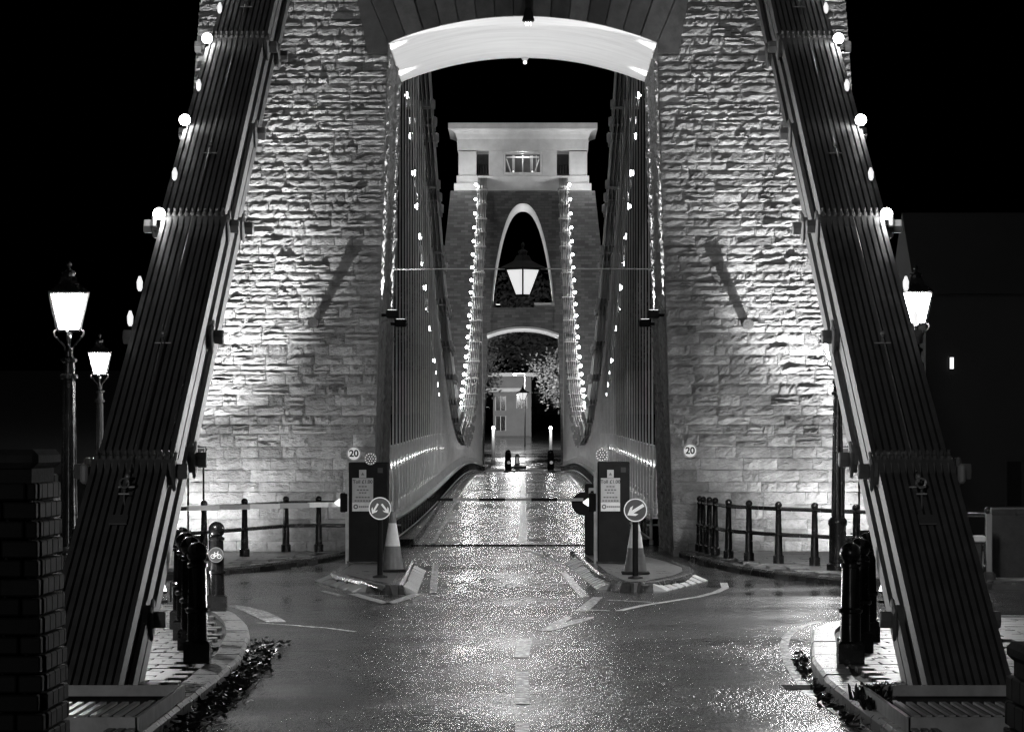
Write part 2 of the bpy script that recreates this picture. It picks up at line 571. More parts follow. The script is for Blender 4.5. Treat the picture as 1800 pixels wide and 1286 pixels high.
K(stripe([ground(*p) for p in ((404, 1063), (425, 1067), (450, 1075), (470, 1084), (486, 1093))], [0.16, .24, .3, .3, .25], M['paint_worn']))
K(stripe([ground(*p) for p in ((452, 1094), (520, 1099), (580, 1104), (626, 1110))], 0.07, M['paint_worn']))
K(stripe([ground(*p) for p in ((566, 1038), (600, 1047))], 0.12, M['paint_worn']))
K(stripe([ground(*p) for p in ((1440, 1092), (1400, 1104), (1383, 1118), (1378, 1135), (1384, 1160), (1400, 1190), (1425, 1220), (1470, 1250), (1530, 1290))], 0.10, M['paint_worn']))
K(stripe([ground(*p) for p in ((455, 1185), (440, 1205), (395, 1245), (330, 1290))], 0.09, M['paint_worn']))
K(stripe([ground(*p) for p in ((1180, 966), (1240, 987), (1300, 1000), (1480, 1022))], 0.10, M['paint_worn']))
# deck centre line and edge lines
for s in (-1, 1):
    K(stripe([(s * (kerb_x(y) - 0.42), y) for y in dys[1:38]], 0.11, M['paint_worn'], zf=deck_z, z=0.024))
K(stripe([(0.0, y) for y in dys[1:40]], 0.2, M['paint'], zf=deck_z, z=0.040))

# ---------- pavements: a slab with individual kerb stones and pavers
def inside(poly, x, y):
    c = False
    for i in range(len(poly)):
        (x0, y0), (x1, y1) = poly[i], poly[i - 1]
        if (y0 > y) != (y1 > y) and x < (x1 - x0) * (y - y0) / (y1 - y0) + x0:
            c = not c
    return c
def resample(pts, step):
    P = [Vector((p[0], p[1])) for p in pts]
    out = [P[0]]; carry = 0.0
    for a, b in zip(P[:-1], P[1:]):
        L = (b - a).length; t = step - carry
        while t <= L:
            out.append(a + (b - a) * (t / L)); t += step
        carry = L - (t - step)
    out.append(P[-1])
    return out
def kerb_run(parent, pts, inward, h, w, step, m, z0=0.0):
    """individual kerb stones along pts; inward = +1 / -1 side of the path that holds the pavement"""
    P = resample(pts, step)
    for a, b in zip(P[:-1], P[1:]):
        if (b - a).length < 0.1: continue
        d = (b - a).normalized(); nrm = Vector((-d.y, d.x)) * inward
        a2, b2 = a + d * 0.008, b - d * 0.008
        t = random.uniform(-0.006, 0.006); ch = 0.03
        mb = MB()
        sect = [(0, z0 - 0.05), (0, h - ch + t), (ch, h + t), (w, h + t), (w, z0 - 0.05)]
        vs = []
        for p in (a2, b2):
            for u, z in sect:
                q = p + nrm * u
                vs.append((q.x, q.y, z))
        n = len(sect)
        fs = [(i, (i + 1) % n, n + (i + 1) % n, n + i) for i in range(n)] + [tuple(range(n)), tuple(range(2 * n - 1, n - 1, -1))]
        mb.add(vs, fs)
        fix_normals(mb.build('kerb_stone', m, parent))

def paver_mesh(sx, sy, m):
    mb = MB(); mb.cbox((0, 0, 0), (sx - 0.014, sy - 0.014, 0.06), 0.006)
    return mb.mesh('paver', m)
def pavers(parent, poly, box, sx, sy, z, me, skip=0.05, margin=0.16):
    x0, x1, y0, y1 = box
    n = 0
    row = 0
    y = y0
    while y < y1:
        x = x0 + (row % 2) * sx / 2
        while x < x1:
            ok = all(inside(poly, x + dx, y + dy) for dx in (-sx / 2 - margin + .02, sx / 2 + margin - .02) for dy in (-sy / 2 - .02, sy / 2 + .02))
            if ok:
                o = link('paver', me, parent, (x, y, z + random.uniform(-0.004, 0.004)))
                o.rotation_euler = (random.uniform(-.008, .008), random.uniform(-.008, .008), 0)
                n += 1
            x += sx
        y += sy; row += 1
    return n
PZ = 0.12
left_kerb = [(-2.76, 8), (-2.76, 22), (-2.76, 35), (-2.83, 39), (-3.06, 43.4), (-3.3, 46.2), (-3.6, 48.6), (-3.95, 50.3), (-4.6, 51.3), (-6, 51.6), (-8.5, 51)]
right_kerb = [(2.72, 8), (2.72, 22), (2.72, 34.4), (2.85, 38.1), (3.26, 43.8), (3.5, 45.6), (4.0, 47.2), (5, 48), (8.5, 48)]
pm = paver_mesh(0.30, 0.36, M['pave'])
for s, kb in ((-1, left_kerb), (1, right_kerb)):
    poly = kb + [(s * 14, kb[-1][1]), (s * 14, 8)]
    mb = MB(); mb.prism([(x + s * 0.02, y) for x, y in poly], -0.02, PZ - 0.045)
    pav = fix_normals(mb.build('pavement', M['pave_joint']))
    tag(pav, kind='structure')
    kerb_run(pav, kb, 1 if s < 0 else -1, PZ, 0.26, 0.86, M['kerb'])
    pavers(pav, poly, (s * 3.85 - 1.15, s * 3.85 + 1.15, 32.3, 51.4), 0.30, 0.36, PZ - 0.03, pm, margin=0.285)
    # the paving goes on beside and behind the chains
    rest = MB()
    for jy in range(int((51.4 - 12) / 0.6)):
        for ix in range(10):
            x = s * (5.3 + 0.6 * ix + (0.3 if jy % 2 else 0)); y = 12.3 + 0.6 * jy
            if all(inside(poly, x + dx, y + dy) for dx in (-.3, .3) for dy in (-.3, .3)):
                rest.box((x, y, PZ - 0.03 + random.uniform(-.004, .004)), (0.585, 0.585, 0.06))
    tag(rest.build('paving_slabs', M['pave'], pav), kind='stuff')
# far pavements in front of the tower
lf = [(-14, 62.5), (-5.86, 64.9), (-5.2, 66.6), (-4.5, 69.6), (-3.9, 73), (-3.45, 78.15)]
rf = [(14, 57.5), (8, 59.6), (5.1, 61.5), (4.3, 64.6), (3.7, 68.3), (3.35, 72.5), (3.16, 78.15)]
pm2 = paver_mesh(0.6, 0.9, M['pave'])
for s, kb in ((-1, lf), (1, rf)):
    poly = kb + [(s * 14, 78.15)]
    mb = MB(); mb.prism(poly, -0.02, PZ - 0.045)
    pav = fix_normals(mb.build('pavement', M['pave_joint']))
    tag(pav, kind='structure')
    kerb_run(pav, kb, 1 if s < 0 else -1, PZ, 0.24, 0.9, M['kerb_dark'])
    pavers(pav, poly, (s * 6.3 - 3.2, s * 6.3 + 3.2, 60, 78), 0.6, 0.9, PZ - 0.03, pm2, margin=0.27)

# ------------------------------------------------------------------ towers
SPR, CRN, HW = 10.37, 10.91, 2.72          # springing, crown, half width of the arch
ARC_R = (HW ** 2 + (CRN - SPR) ** 2) / (2 * (CRN - SPR))
def intrados(x):
    return CRN - ARC_R + math.sqrt(max(0, ARC_R ** 2 - x * x))
def x_in(z):
    return 3.05 - (3.05 - HW) * min(1, z / SPR)
def x_out(z):
    pts = [(0, 7.3), (11, 6.55), (21.5, 5.42), (27, 4.9)]
    for (a, xa), (b, xb) in zip(pts[:-1], pts[1:]):
        if z <= b:
            return xa + (xb - xa) * (z - a) / (b - a)
    return pts[-1][1]

def tower_core(root, y0, y1, zb, mfront, top, lancet=False):
    """walls, soffit and jambs; y0 is the face we look at"""
    zs = [0, 2, 4, 6, 8, SPR]
    for s in (-1, 1):
        mb = MB()
        for ya, yb in (((y0, y1)),):
            rows = [[(s * x_in(z), ya, z + zb), (s * x_out(z), ya, z + zb), (s * x_out(z), yb, z + zb), (s * x_in(z), yb, z + zb)] for z in zs]
            rows = [r + [r[0]] for r in rows]
            mb.grid([r[:2] for r in rows]); mb.grid([r[1:3] for r in rows]); mb.grid([r[2:4] for r in rows])
        fix = mb.build('pier_wall', mfront, root)
        # jamb inside the arch, rough squared stone
        jb = MB()
        ny, nz = 40, 190
        rows = []
        for k in range(nz + 1):
            z = SPR * k / nz
            row = []
            for i in range(ny + 1):
                y = y0 + (y1 - y0) * i / ny
                e = 0 if i in (0, ny) or k in (0, nz) else 0.028 * noise.noise(Vector((y * 2.2, z * 4.5, s * 9))) + 0.05 * noise.noise(Vector((y * 3.2, z * 9, s)))
                row.append((s * (x_in(z) + e), y, z + zb))
            rows.append(row)
        jb.grid(rows)
        jb.build('jamb', mfront, root)
    # wall above the springing
    N = 36
    xs_ = [-HW + 2 * HW * i / N for i in range(N + 1)]
    mb = MB()
    ZL = 12.5
    for ya in (y0, y1):
        mb.grid([[(x, ya, intrados(x) + zb) for x in xs_], [(x, ya, ZL + zb) for x in xs_]])
        for s in (-1, 1):
            mb.grid([[(s * HW, ya, z + zb), (s * x_out(z), ya, z + zb)] for z in (SPR, ZL)])
    for s in (-1, 1):
        mb.grid([[(s * x_out(z), y0, z + zb), (s * x_out(z), y1, z + zb)] for z in (SPR, ZL)])
    if not lancet:
        zz = [ZL, 15, 18, 21.5, top]
        for ya in (y0, y1):
            mb.grid([[(-x_out(z), ya, z + zb), (x_out(z), ya, z + zb)] for z in zz])
        for s in (-1, 1):
            mb.grid([[(s * x_out(z), y0, z + zb), (s * x_out(z), y1, z + zb)] for z in zz])
        mb.grid([[(-x_out(top), y, top + zb), (x_out(top), y, top + zb)] for y in (y0, y1)])
    else:
        zz = [ZL, 15, 18, top]
        LW = 2.43
        lx = [-LW + 2 * LW * i / 48 for i in range(49)]
        for ya in (y0, y1):
            mb.grid([[(x, ya, lancet_z(x) + zb) for x in lx], [(x, ya, top + zb) for x in lx]])
            for s in (-1, 1):
                mb.grid([[(s * LW, ya, z + zb), (s * x_out(z), ya, z + zb)] for z in zz])
        for s in (-1, 1):
            mb.grid([[(s * x_out(z), y0, z + zb), (s * x_out(z), y1, z + zb)] for z in zz])
        mb.grid([[(-x_out(top), y, top + zb), (x_out(top), y, top + zb)] for y in (y0, y1)])
    mb.build('upper_wall', mfront, root)
    sf = MB()
    sf.grid([[(x, y, intrados(x) + zb) for x in xs_] for y in [y0 + (y1 - y0) * i / 8 for i in range(9)]])
    sf.build('arch_soffit', M['soffit'], root, smooth=True)

def lancet_z(x):
    LW, Z0, ZA = 2.43, 12.5, 20.35
    t = min(1.0, abs(x) / LW)
    return Z0 + (ZA - Z0) * max(0.0, 1 - t ** 2.35) ** 0.80

# ---- near tower
near = empty('stone_tower', (0, T0, 0), 'massive rough stone bridge tower pierced by the wide white vaulted arch', 'tower')
near.location = (0, 0, 0)
tower_core(near, T0 + 0.05, T1, 0, M['stone_core'], 26.6)

# rock-faced stones
def rock_meshes(k, nx, nz, m):
    """unit stone: x,z in [-.5,.5], rough face towards -y (depth unit = metres)"""
    out = []
    for t in range(k):
        V, Fc = [], []
        off = Vector((t * 7.3, t * 3.1, 0))
        slope = random.uniform(-0.05, 0.05); tx = random.uniform(-0.025, 0.025)
        for j in range(nz + 1):
            for i in range(nx + 1):
                u, w = i / nx, j / nz
                e = min(1, min(u, 1 - u) * 7) * min(1, min(w, 1 - w) * 3.2)
                d = 0.052 + slope * (w - .5) + tx * (u - .5) + 0.055 * noise.noise(Vector((u * 2.6, w * 1.8, 0)) + off) + 0.045 * noise.noise(Vector((u * 6.5, w * 4.2, 2)) + off)
                d = -0.02 + max(0.012, d) * (0.34 + 0.66 * e)
                jx = 0.018 * noise.noise(Vector((w * 3, i, 5)) + off) if 0 < i < nx else 0.02 * noise.noise(Vector((w * 4, i, 8)) + off)
                jz = 0.09 * noise.noise(Vector((u * 4, j, 3)) + off) if 0 < j < nz else 0.11 * noise.noise(Vector((u * 5, j * 3, 7)) + off)
                V.append((u - .5 + jx, -d, w - .5 + jz))
        for j in range(nz):
            for i in range(nx):
                a = j * (nx + 1) + i
                Fc.append((a, a + 1, a + nx + 2, a + nx + 1))
        # rim running back into the wall
        rim = [i for i in range(nx + 1)] + [j * (nx + 1) + nx for j in range(1, nz + 1)] + [nz * (nx + 1) + i for i in range(nx - 1, -1, -1)] + [j * (nx + 1) for j in range(nz - 1, 0, -1)]
        b = len(V)
        for q in rim:
            V.append((V[q][0], 0.06, V[q][2]))
        n = len(rim)
        for q in range(n):
            Fc.append((rim[(q + 1) % n], rim[q], b + q, b + (q + 1) % n))
        me = bpy.data.meshes.new('stone')
        me.from_pydata(V, [], Fc)
        me.materials.append(m)
        me.update()
        out.append((me, np.array(V), Fc))
    return out
rocks = rock_meshes(22, 7, 4, M['stone'])
stones = []
random.seed(21)
z = PZ - 0.02
VOUS_H = 1.05
def vous_limit(zc):
    """inner edge of rubble: jamb below the springing, outer side of the voussoirs above"""
    if zc < SPR - 0.02:
        return x_in(zc)
    # extrados of the arch ring
    rr = ARC_R + VOUS_H
    dz = zc - (CRN - ARC_R)
    return math.sqrt(max(0.0, rr * rr - dz * dz)) if dz < rr else 0.0
while z < 12.4:
    f = min(1.0, z / 5.0)
    hmin, hmax = (0.19, 0.30) if z < 2.4 else ((0.13, 0.24) if z < 5 else (0.11, 0.21))
    h = random.uniform(hmin, hmax)
    for s in (-1, 1):
        xa = max(vous_limit(z + h / 2), vous_limit(z), vous_limit(z + h)) + 0.005
        if z < SPR: xa = x_in(z + h / 2) + 0.004
        elif z < 11.32: xa = HW + 0.40 + 0.22 * (z - SPR) / 0.86
        if SPR - 0.22 - h < z < SPR: xa = max(xa, HW + 0.43)
        xb = x_out(z + h / 2)
        x = xa
        # on courses that meet the arch ring the run starts at the ring
        while x < xb - 0.05:
            w = random.uniform(0.22, 0.75) * (1.25 if z < 2.4 else 1.0)
            if xb - (x + w) < 0.2: w = xb - x
            stones.append((s * (x + w / 2), z + h / 2, w, h, 0))
            # now and then a stone is made of two thin layers
            if h > 0.19 and random.random() < 0.28 and z > 2:
                stones.pop()
                k = random.uniform(0.38, 0.62)
                stones.append((s * (x + w / 2), z + h * k / 2, w, h * k, 0))
                stones.append((s * (x + w / 2), z + h * (k + (1 - k) / 2), w, h * (1 - k), 0))
            x += w
    z += h
order = sorted(range(len(stones)), key=lambda i: -stones[i][2] * stones[i][3] * (1.0 if stones[i][1] < 11.4 else 0.01))
single = set(order[:290])
BV, BF, cnt = [], [], 0
for i, (x, zc, w, h, _) in enumerate(stones):
    me, V, Fc = rocks[random.randrange(len(rocks))]
    fl = random.choice((-1, 1))
    dp = random.uniform(0.4, 0.9) if random.random() > 0.06 else random.uniform(1.1, 1.5)
    if zc < 2.2: dp *= 0.6
    g = 0.012
    if i in single:
        o = link('stone', me, near, (x, T0 + 0.01, zc))
        o.scale = (w - g, dp, h - g)
    else:
        A = V * np.array([(w - g), dp, (h - g)]) + np.array([x, T0 + 0.01, zc])
        BV.append(A); BF.extend([tuple(q + cnt for q in f) for f in Fc]); cnt += len(A)
me = bpy.data.meshes.new('rubble_stones')
me.from_pydata(np.concatenate(BV).tolist(), [], BF)
me.materials.append(M['stone_rest']); me.update()
tag(link('rubble_stones', me, near), kind='stuff')

# voussoirs: dressed wedge stones round the arch
half = math.asin(HW / ARC_R)
nv = 15
for k in range(nv):
    a0, a1 = -half + 2 * half * k / nv, -half + 2 * half * (k + 1) / nv
    g = 0.0012
    a0 += g; a1 -= g
    cz = CRN - ARC_R
    key = (k == nv // 2)
    fr = -0.045 - (0.05 if key else random.uniform(0, 0.02))
    mb = MB()
    pts = []
    for rr in (ARC_R + 0.003, ARC_R + VOUS_H - 0.01 + (0.12 if key else 0)):
        for a in (a0, (a0 + a1) / 2, a1):
            pts.append((rr * math.sin(a), cz + rr * math.cos(a)))
    loop = [pts[0], pts[1], pts[2], pts[5], pts[4], pts[3]]
    n = 6
    vs = [(x, T0 + fr, zz) for x, zz in loop] + [(x, T0 + 0.3, zz) for x, zz in loop]
    mb.add(vs, [tuple(range(n)), tuple(range(2 * n - 1, n - 1, -1))] + [((i + 1) % n, i, n + i, n + (i + 1) % n) for i in range(n)])
    o = mb.build('voussoir', M['ashlar'], near)
# skewback stones at the springing
for s in (-1, 1):
    mb = MB()
    a = s * half
    loop = [(s * (HW + 0.004), SPR - 0.22), (s * (HW + 0.005), SPR), ((ARC_R + VOUS_H) * math.sin(a), CRN - ARC_R + (ARC_R + VOUS_H) * math.cos(a) - .02), (s * (HW + 0.62), SPR + .86), (s * (HW + 0.42), SPR - 0.22)]
    n = len(loop)
    vs = [(x, T0 - 0.06, zz) for x, zz in loop] + [(x, T0 + 0.3, zz) for x, zz in loop]
    mb.add(vs, [tuple(range(n)), tuple(range(2 * n - 1, n - 1, -1))] + [((i + 1) % n, i, n + i, n + (i + 1) % n) for i in range(n)])
    fix_normals(mb.build('springer_stone', M['ashlar'], near))
# dark iron spouts that stick out of the wall (their long shadows run up the stone)
for px, py, w in ((553, 569, 1), (1312, 571, -1)):
    p = at(px, py, T0)
    mb = MB()
    mb.tube((p.x, T0 + 0.1, p.z), (p.x, T0 - 0.62, p.z), 0.085, n=12)
    mb.tube((p.x, T0 - 0.60, p.z), (p.x, T0 - 0.64, p.z), 0.11, n=12)
    sp = mb.build('water_spout', M['black_iron'], near, smooth=True)

# ---- far tower
def far_stone():
    m = bpy.data.materials.new('distant_rubble')
    m.use_nodes = True
    n, l = m.node_tree.nodes, m.node_tree.links
    p = n['Principled BSDF']; p.inputs['Roughness'].default_value = 0.9
    g = n.new('ShaderNodeNewGeometry')
    mp = n.new('ShaderNodeMapping'); mp.inputs['Rotation'].default_value = (R(-90), 0, 0)
    l.new(g.outputs['Position'], mp.inputs['Vector'])
    b = n.new('ShaderNodeTexBrick')
    b.inputs['Scale'].default_value = 1.0
    b.inputs['Brick Width'].default_value = 0.55; b.inputs['Row Height'].default_value = 0.2
    b.inputs['Mortar Size'].default_value = 0.012
    b.inputs['Color1'].default_value = (.10, .10, .10, 1); b.inputs['Color2'].default_value = (.19, .19, .19, 1); b.inputs['Mortar'].default_value = (.1, .1, .1, 1)
    l.new(mp.outputs[0], b.inputs['Vector'])
    l.new(b.outputs['Color'], p.inputs['Base Color'])
    bp = n.new('ShaderNodeBump'); bp.inputs['Strength'].default_value = 0.6; bp.inputs['Distance'].default_value = 0.05
    nz = n.new('ShaderNodeTexNoise'); nz.inputs['Scale'].default_value = 4.0; nz.inputs['Detail'].default_value = 6
    l.new(g.outputs['Position'], nz.inputs['Vector'])
    l.new(nz.outputs['Fac'], bp.inputs['Height']); l.new(bp.outputs[0], p.inputs['Normal'])
    return m
M['stone_far'] = far_stone()
far = empty('stone_tower', (0, 0, 0), 'distant bridge tower with moulded cornice, tall pointed opening and lit arch at the far end', 'tower')
ZF = FAR_Z
tower_core(far, U0, U1, ZF, M['stone_far'], 21.3, lancet=True)
# the tall pointed opening runs through; pale splayed reveal and sill
LW = 2.43
lx = [-LW + 2 * LW * i / 48 for i in range(49)]
mb = MB()
def ring(k, y):
    return [(x * k, y, 12.5 + (lancet_z(x) - 12.5) * (1 - (1 - k) * 0.35) + ZF) for x in lx]
mb.grid([ring(1.0, U0 - 0.02), ring(0.955, U0 + 0.5), ring(0.955, U1)])
mb.build('opening_reveal', M['cream'], far, smooth=True)
mb = MB(); mb.grid([[(-HW, y, 12.5 + ZF), (HW, y, 12.5 + ZF)] for y in (U0, U1)])
mb.build('opening_sill', M['stone_far'], far)
# pale arch ring on the far arch
mb = MB()
xs_ = [-HW + 2 * HW * i / 30 for i in range(31)]
mb.grid([[(x, U0 - 0.03, intrados(x) + ZF) for x in xs_], [(x, U0 - 0.03, intrados(x) + ZF + 0.16) for x in xs_]])
mb.build('arch_ring', M['cream'], far)
# attic: steps, end piers, middle panel with window, frieze, cornice
def loft_block(root, name, sect, m):
    """sect: list of (halfx, yfront offset, z)"""
    mb = MB()
    for i in range(len(sect) - 1):
        (xa, oa, za), (xb, ob, zb_) = sect[i], sect[i + 1]
        a = [(-xa, U0 - oa, za), (xa, U0 - oa, za), (xa, U1 + oa, za), (-xa, U1 + oa, za)]
        b = [(-xb, U0 - ob, zb_), (xb, U0 - ob, zb_), (xb, U1 + ob, zb_), (-xb, U1 + ob, zb_)]
        for k in range(4):
            mb.add([a[k], a[(k + 1) % 4], b[(k + 1) % 4], b[k]], [(0, 1, 2, 3)])
    t = sect[-1]
    mb.add([(-t[0], U0 - t[1], t[2]), (t[0], U0 - t[1], t[2]), (t[0], U1 + t[1], t[2]), (-t[0], U1 + t[1], t[2])], [(0, 1, 2, 3)])
    t = sect[0]
    mb.add([(-t[0], U0 - t[1], t[2]), (t[0], U0 - t[1], t[2]), (t[0], U1 + t[1], t[2]), (-t[0], U1 + t[1], t[2])], [(3, 2, 1, 0)])
    return mb.build(name, m, root)
loft_block(far, 'attic_step', [(5.18, 0.22, 21.56), (5.18, 0.22, 22.1)], M['cream'])
loft_block(far, 'attic_step', [(5.0, 0.10, 22.105), (5.0, 0.10, 22.68)], M['cream'])
for s in (-1, 1):
    mb = MB(); mb.cbox((s * 4.18, (U0 + U1) / 2, 23.57), (1.36, 8.4, 1.77), 0.02)
    mb.build('attic_pier', M['cream'], far)
    mb = MB(); mb.box((s * 4.18, (U0 + U1) / 2, 24.49), (1.42, 8.5, 0.06))
    mb.build('string_course', M['cream'], far)
    mb = MB(); mb.box((s * 2.02, U0 + 0.5, 23.6), (1.1, 0.9, 1.83))
    mb.build('attic_panel', M['cream'], far)
    mb = MB(); mb.box((s * 3.03, U0 + 3.0, 23.6), (0.92, 0.2, 1.83))
    mb.build('slot_back', M['dark_stone'], far)
mb = MB(); mb.box((0, U0 + 0.5, 22.74), (2.94, 0.9, 0.12)); mb.build('window_sill', M['white_paint'], far)
mb = MB(); mb.box((0, U0 + 0.5, 24.55), (5.14, 0.9, 0.06)); mb.build('window_head', M['white_paint'], far)
loft_block(far, 'frieze', [(4.93, 0.03, 24.6), (4.97, 0.06, 25.45)], M['cream'])
loft_block(far, 'cornice', [(4.93, 0.08, 25.452), (5.0, 0.14, 25.6), (5.06, 0.2, 25.8), (5.2, 0.33, 26.0), (5.5, 0.6, 26.14), (5.62, 0.72, 26.18), (5.62, 0.72, 26.62)], M['cream'])
# lit chamber behind the window with its steel frame
mb = MB(); mb.box((0, U0 + 3.2, 23.65), (3.2, 0.1, 1.72)); mb.build('chamber_wall', M['house'], far)
wf = empty('window_frame', (0, 0, 0)); wf.parent = far
mb = MB()
for x in (-1.38, 1.38): mb.box((x, U0 + 0.12, 23.66), (0.14, 0.2, 1.7))
mb.box((0, U0 + 0.12, 24.42), (2.62, 0.2, 0.14)); mb.box((0, U0 + 0.12, 22.88), (2.62, 0.2, 0.14))
mb.build('frame', M['white_paint'], wf)
for x in (-0.75, -0.66, 0.0, 0.62, 0.72, 1.02):
    mb = MB(); mb.box((x, U0 + 0.9, 23.6), (0.05, 0.05, 1.4)); mb.build('steel_upright', M['white_paint'], wf)
mb = MB(); mb.box((0, U0 + 0.85, 24.14), (2.5, 0.08, 0.09)); mb.build('steel_beam', M['white_paint'], wf)
for s in (-1, 1):
    mb = MB(); mb.tube((s * 1.25, U0 + 0.6, 24.0), (s * 0.9, U0 + 0.6, 22.95), 0.05); mb.build('brace', M['white_paint'], wf)
    mb = MB(); mb.tube((s * 0.72, U0 + 0.7, 22.95), (s * 0.72, U0 + 0.7, 23.1), 0.06); mb.build('small_lamp', M['led_dot'], wf)
point('chamber_light', (0, U0 + 0.62, 24.3), 55, 0.1, far)
# white cabin box on the sill of the pointed opening
mb = MB(); mb.cbox(at(957, 545, U0 + .4) + Vector((0, 0, .38)), (1.55, 0.6, 0.36), 0.03)
sb = mb.build('ventilation_box', M['white_paint']); tag(sb, 'small white box lying on the sill of the far pointed opening', 'box')

# ------------------------------------------------------------------ floodlights and uplights
def floodlight(loc, target, power, angle, label, group=None, s=1.0, radius=0.12):
    r = empty('floodlight', loc, label, 'floodlight', group)
    q = (Vector(target) - Vector(loc)).to_track_quat('-Z', 'Y').to_matrix()
    mb = MB()
    mb.box((0, 0, 0.09 * s), (0.34 * s, 0.28 * s, 0.14 * s))
    mb.box((0, 0, 0.19 * s), (0.26 * s, 0.2 * s, 0.06 * s))
    h = mb.build('housing', M['black_matt'], r); h.rotation_euler = q.to_euler()
    mb = MB(); mb.box((0, 0, 0.01 * s), (0.30 * s, 0.24 * s, 0.01))
    h = mb.build('lens', M['flood_lens'], r); h.rotation_euler = q.to_euler()
    mb = MB()
    mb.box((0, 0, -0.30 * s), (0.3 * s, 0.3 * s, 0.04 * s)); mb.box((0.2 * s, 0, -0.13 * s), (0.03 * s, 0.08 * s, 0.36 * s)); mb.box((-0.2 * s, 0, -0.13 * s), (0.03 * s, 0.08 * s, 0.36 * s))
    mb.build('bracket', M['black_matt'], r)
    v = (Vector(target) - Vector(loc)).normalized()
    sp = spot('flood_beam', Vector(loc) + v * 0.05 * s, target, power, angle, 1.0, radius, r)
    return r
for s, nm in ((-1, 'bicycle-sign bollard'), (1, 'curved corner railing')):
    floodlight((s * 6.35, T0 - 2.3, PZ + 0.34), (s * 6.5, T0, 8.6), 9000, 66, 'black floodlight washing the tower stone on the side of the ' + nm, 'ground floodlights at the tower foot', radius=0.02)
    floodlight((s * 6.7, T0 - 1.7, PZ + 0.34), (s * 6.4, T0, 1.6), 620, 140, 'small floodlight close to the tower foot on the side of the ' + nm, 'ground floodlights at the tower foot', radius=0.02)
for s, nm in ((-1, 'first ball-top bollard of the leaf-strewn kerb'), (1, 'bollards of the weedy kerb')):  # unseen pair, added to brighten the inner faces of the chains
    floodlight((s * 4.6, 49.0, PZ + 0.34), (-s * 3.36, 43.5, 4.6), 3600, 80, 'added low floodlight on the pavement corner near the ' + nm, 'added low floodlights lighting the chains', s=0.7, radius=0.15)
def uplight(x, y, z, s, power, label, group, tgt):
    r = empty('wall_uplight', (x, y, z), label, 'uplight', group)
    mb = MB(); mb.cbox((0, 0, -0.08), (0.24, 0.42, 0.16), 0.02); mb.build('housing', M['black_matt'], r)
    mb = MB(); mb.box((s * 0.18, 0, -0.1), (0.16, 0.08, 0.06)); mb.build('wall_bracket', M['black_matt'], r)
    mb = MB(); mb.box((0, 0, 0.004), (0.18, 0.34, 0.006)); mb.build('lens', M['flood_lens'], r)
    spot('uplight_beam', (x, y, z + 0.03), tgt, power, 95, 0.9, 0.06, r)
    spot('jamb_beam', (x - s * 0.09, y, z + 0.03), (x + s * 0.30, y, z + 5.0), power * 5.5, 16, 0.9, 0.05, r)
    return r
for s, nm in ((-1, 'left'), (1, 'right')):
    sd = 'on the jamb above the two-arrow sign' if s < 0 else 'on the jamb beside the single-arrow sign'
    for y, k, fb in ((T0 + 0.9, 1.0, 'front'), (T1 - 1.9, 1.0, 'rear')):
        x = s * (x_in(5.0) - 0.22)
        uplight(x, y, 5.0, s, 900 * k, 'black %s uplight %s, shining up to the vault' % (fb, sd), 'uplights inside the archway', (x - s * 0.25, y, 11))
        uplight(x, U0 + (y - T0), 5.0 + ZF, s, 420 * k, '%s far-tower uplight on the jamb %s' % (fb, 'at the two-arrow-sign side' if s < 0 else 'at the single-arrow-sign side'), 'uplights inside the far archway', (x - s * 0.9, U0 + (y - T0), 11))
# far tower: lights in the pointed opening and on the attic
for s in (-1, 1):
    floodlight((s * 1.9, U0 + 4.5, 12.9 + ZF), (s * 1.6, U0 + 3.5, 20), 900, 150, 'floodlight on the far pointed opening sill,' + ' on the ' + ('two-arrow-sign side' if s < 0 else 'single-arrow-sign side'), 'sill floodlights in the far pointed opening')
    floodlight((s * 6.4, U0 - 4.5, 17.0 + ZF), (s * 4.9, U0, 25), 1700, 50, 'floodlight clamped beside the chain below the far attic' + ' on the ' + ('two-arrow-sign side' if s < 0 else 'single-arrow-sign side'), 'attic floodlights on the far tower', s=0.7)
    floodlight((s * 7.2, U0 - 6.0, FAR_Z + 0.5), (s * 4.6, U0, 9), 2600, 80, 'floodlight at the foot of the far tower' + ' on the ' + ('two-arrow-sign side' if s < 0 else 'single-arrow-sign side'), 'floodlights at the far tower foot')

# ------------------------------------------------------------------ chains
TH = math.atan(0.403)
ct, st = math.cos(TH), math.sin(TH)
LINK = 6.77 / ct
def eyebar_mesh(L, h, t, m):
    """flat bar along +y with round eyes at both ends; thickness along x"""
    pts = []
    e = h * 0.72
    for k in range(7):
        a = PI / 2 + PI * k / 6
        pts.append((e * math.cos(a), e * math.sin(a)))
    pts += [(h * 1.4, -h / 2), (L - h * 1.4, -h / 2)]
    for k in range(7):
        a = -PI / 2 + PI * k / 6
        pts.append((L + e * math.cos(a), e * math.sin(a)))
    pts += [(L - h * 1.4, h / 2), (h * 1.4, h / 2)]
    n = len(pts)
    mb = MB()
    mb.add([(-t / 2, y, z) for y, z in pts] + [(t / 2, y, z) for y, z in pts],
           [tuple(range(n)), tuple(range(2 * n - 1, n - 1, -1))] + [((i + 1) % n, i, n + i, n + (i + 1) % n) for i in range(n)])
    o = mb.mesh('eyebar', m)
    bm = bmesh.new(); bm.from_mesh(o); bmesh.ops.recalc_face_normals(bm, faces=bm.faces[:]); bm.to_mesh(o); bm.free()
    return o
bar_me = eyebar_mesh(LINK, 0.185, 0.046, M['iron_grey'])
NB = 11
XI = 3.36                     # inner side of the land chains
PITCH = 0.068
mbp = MB()
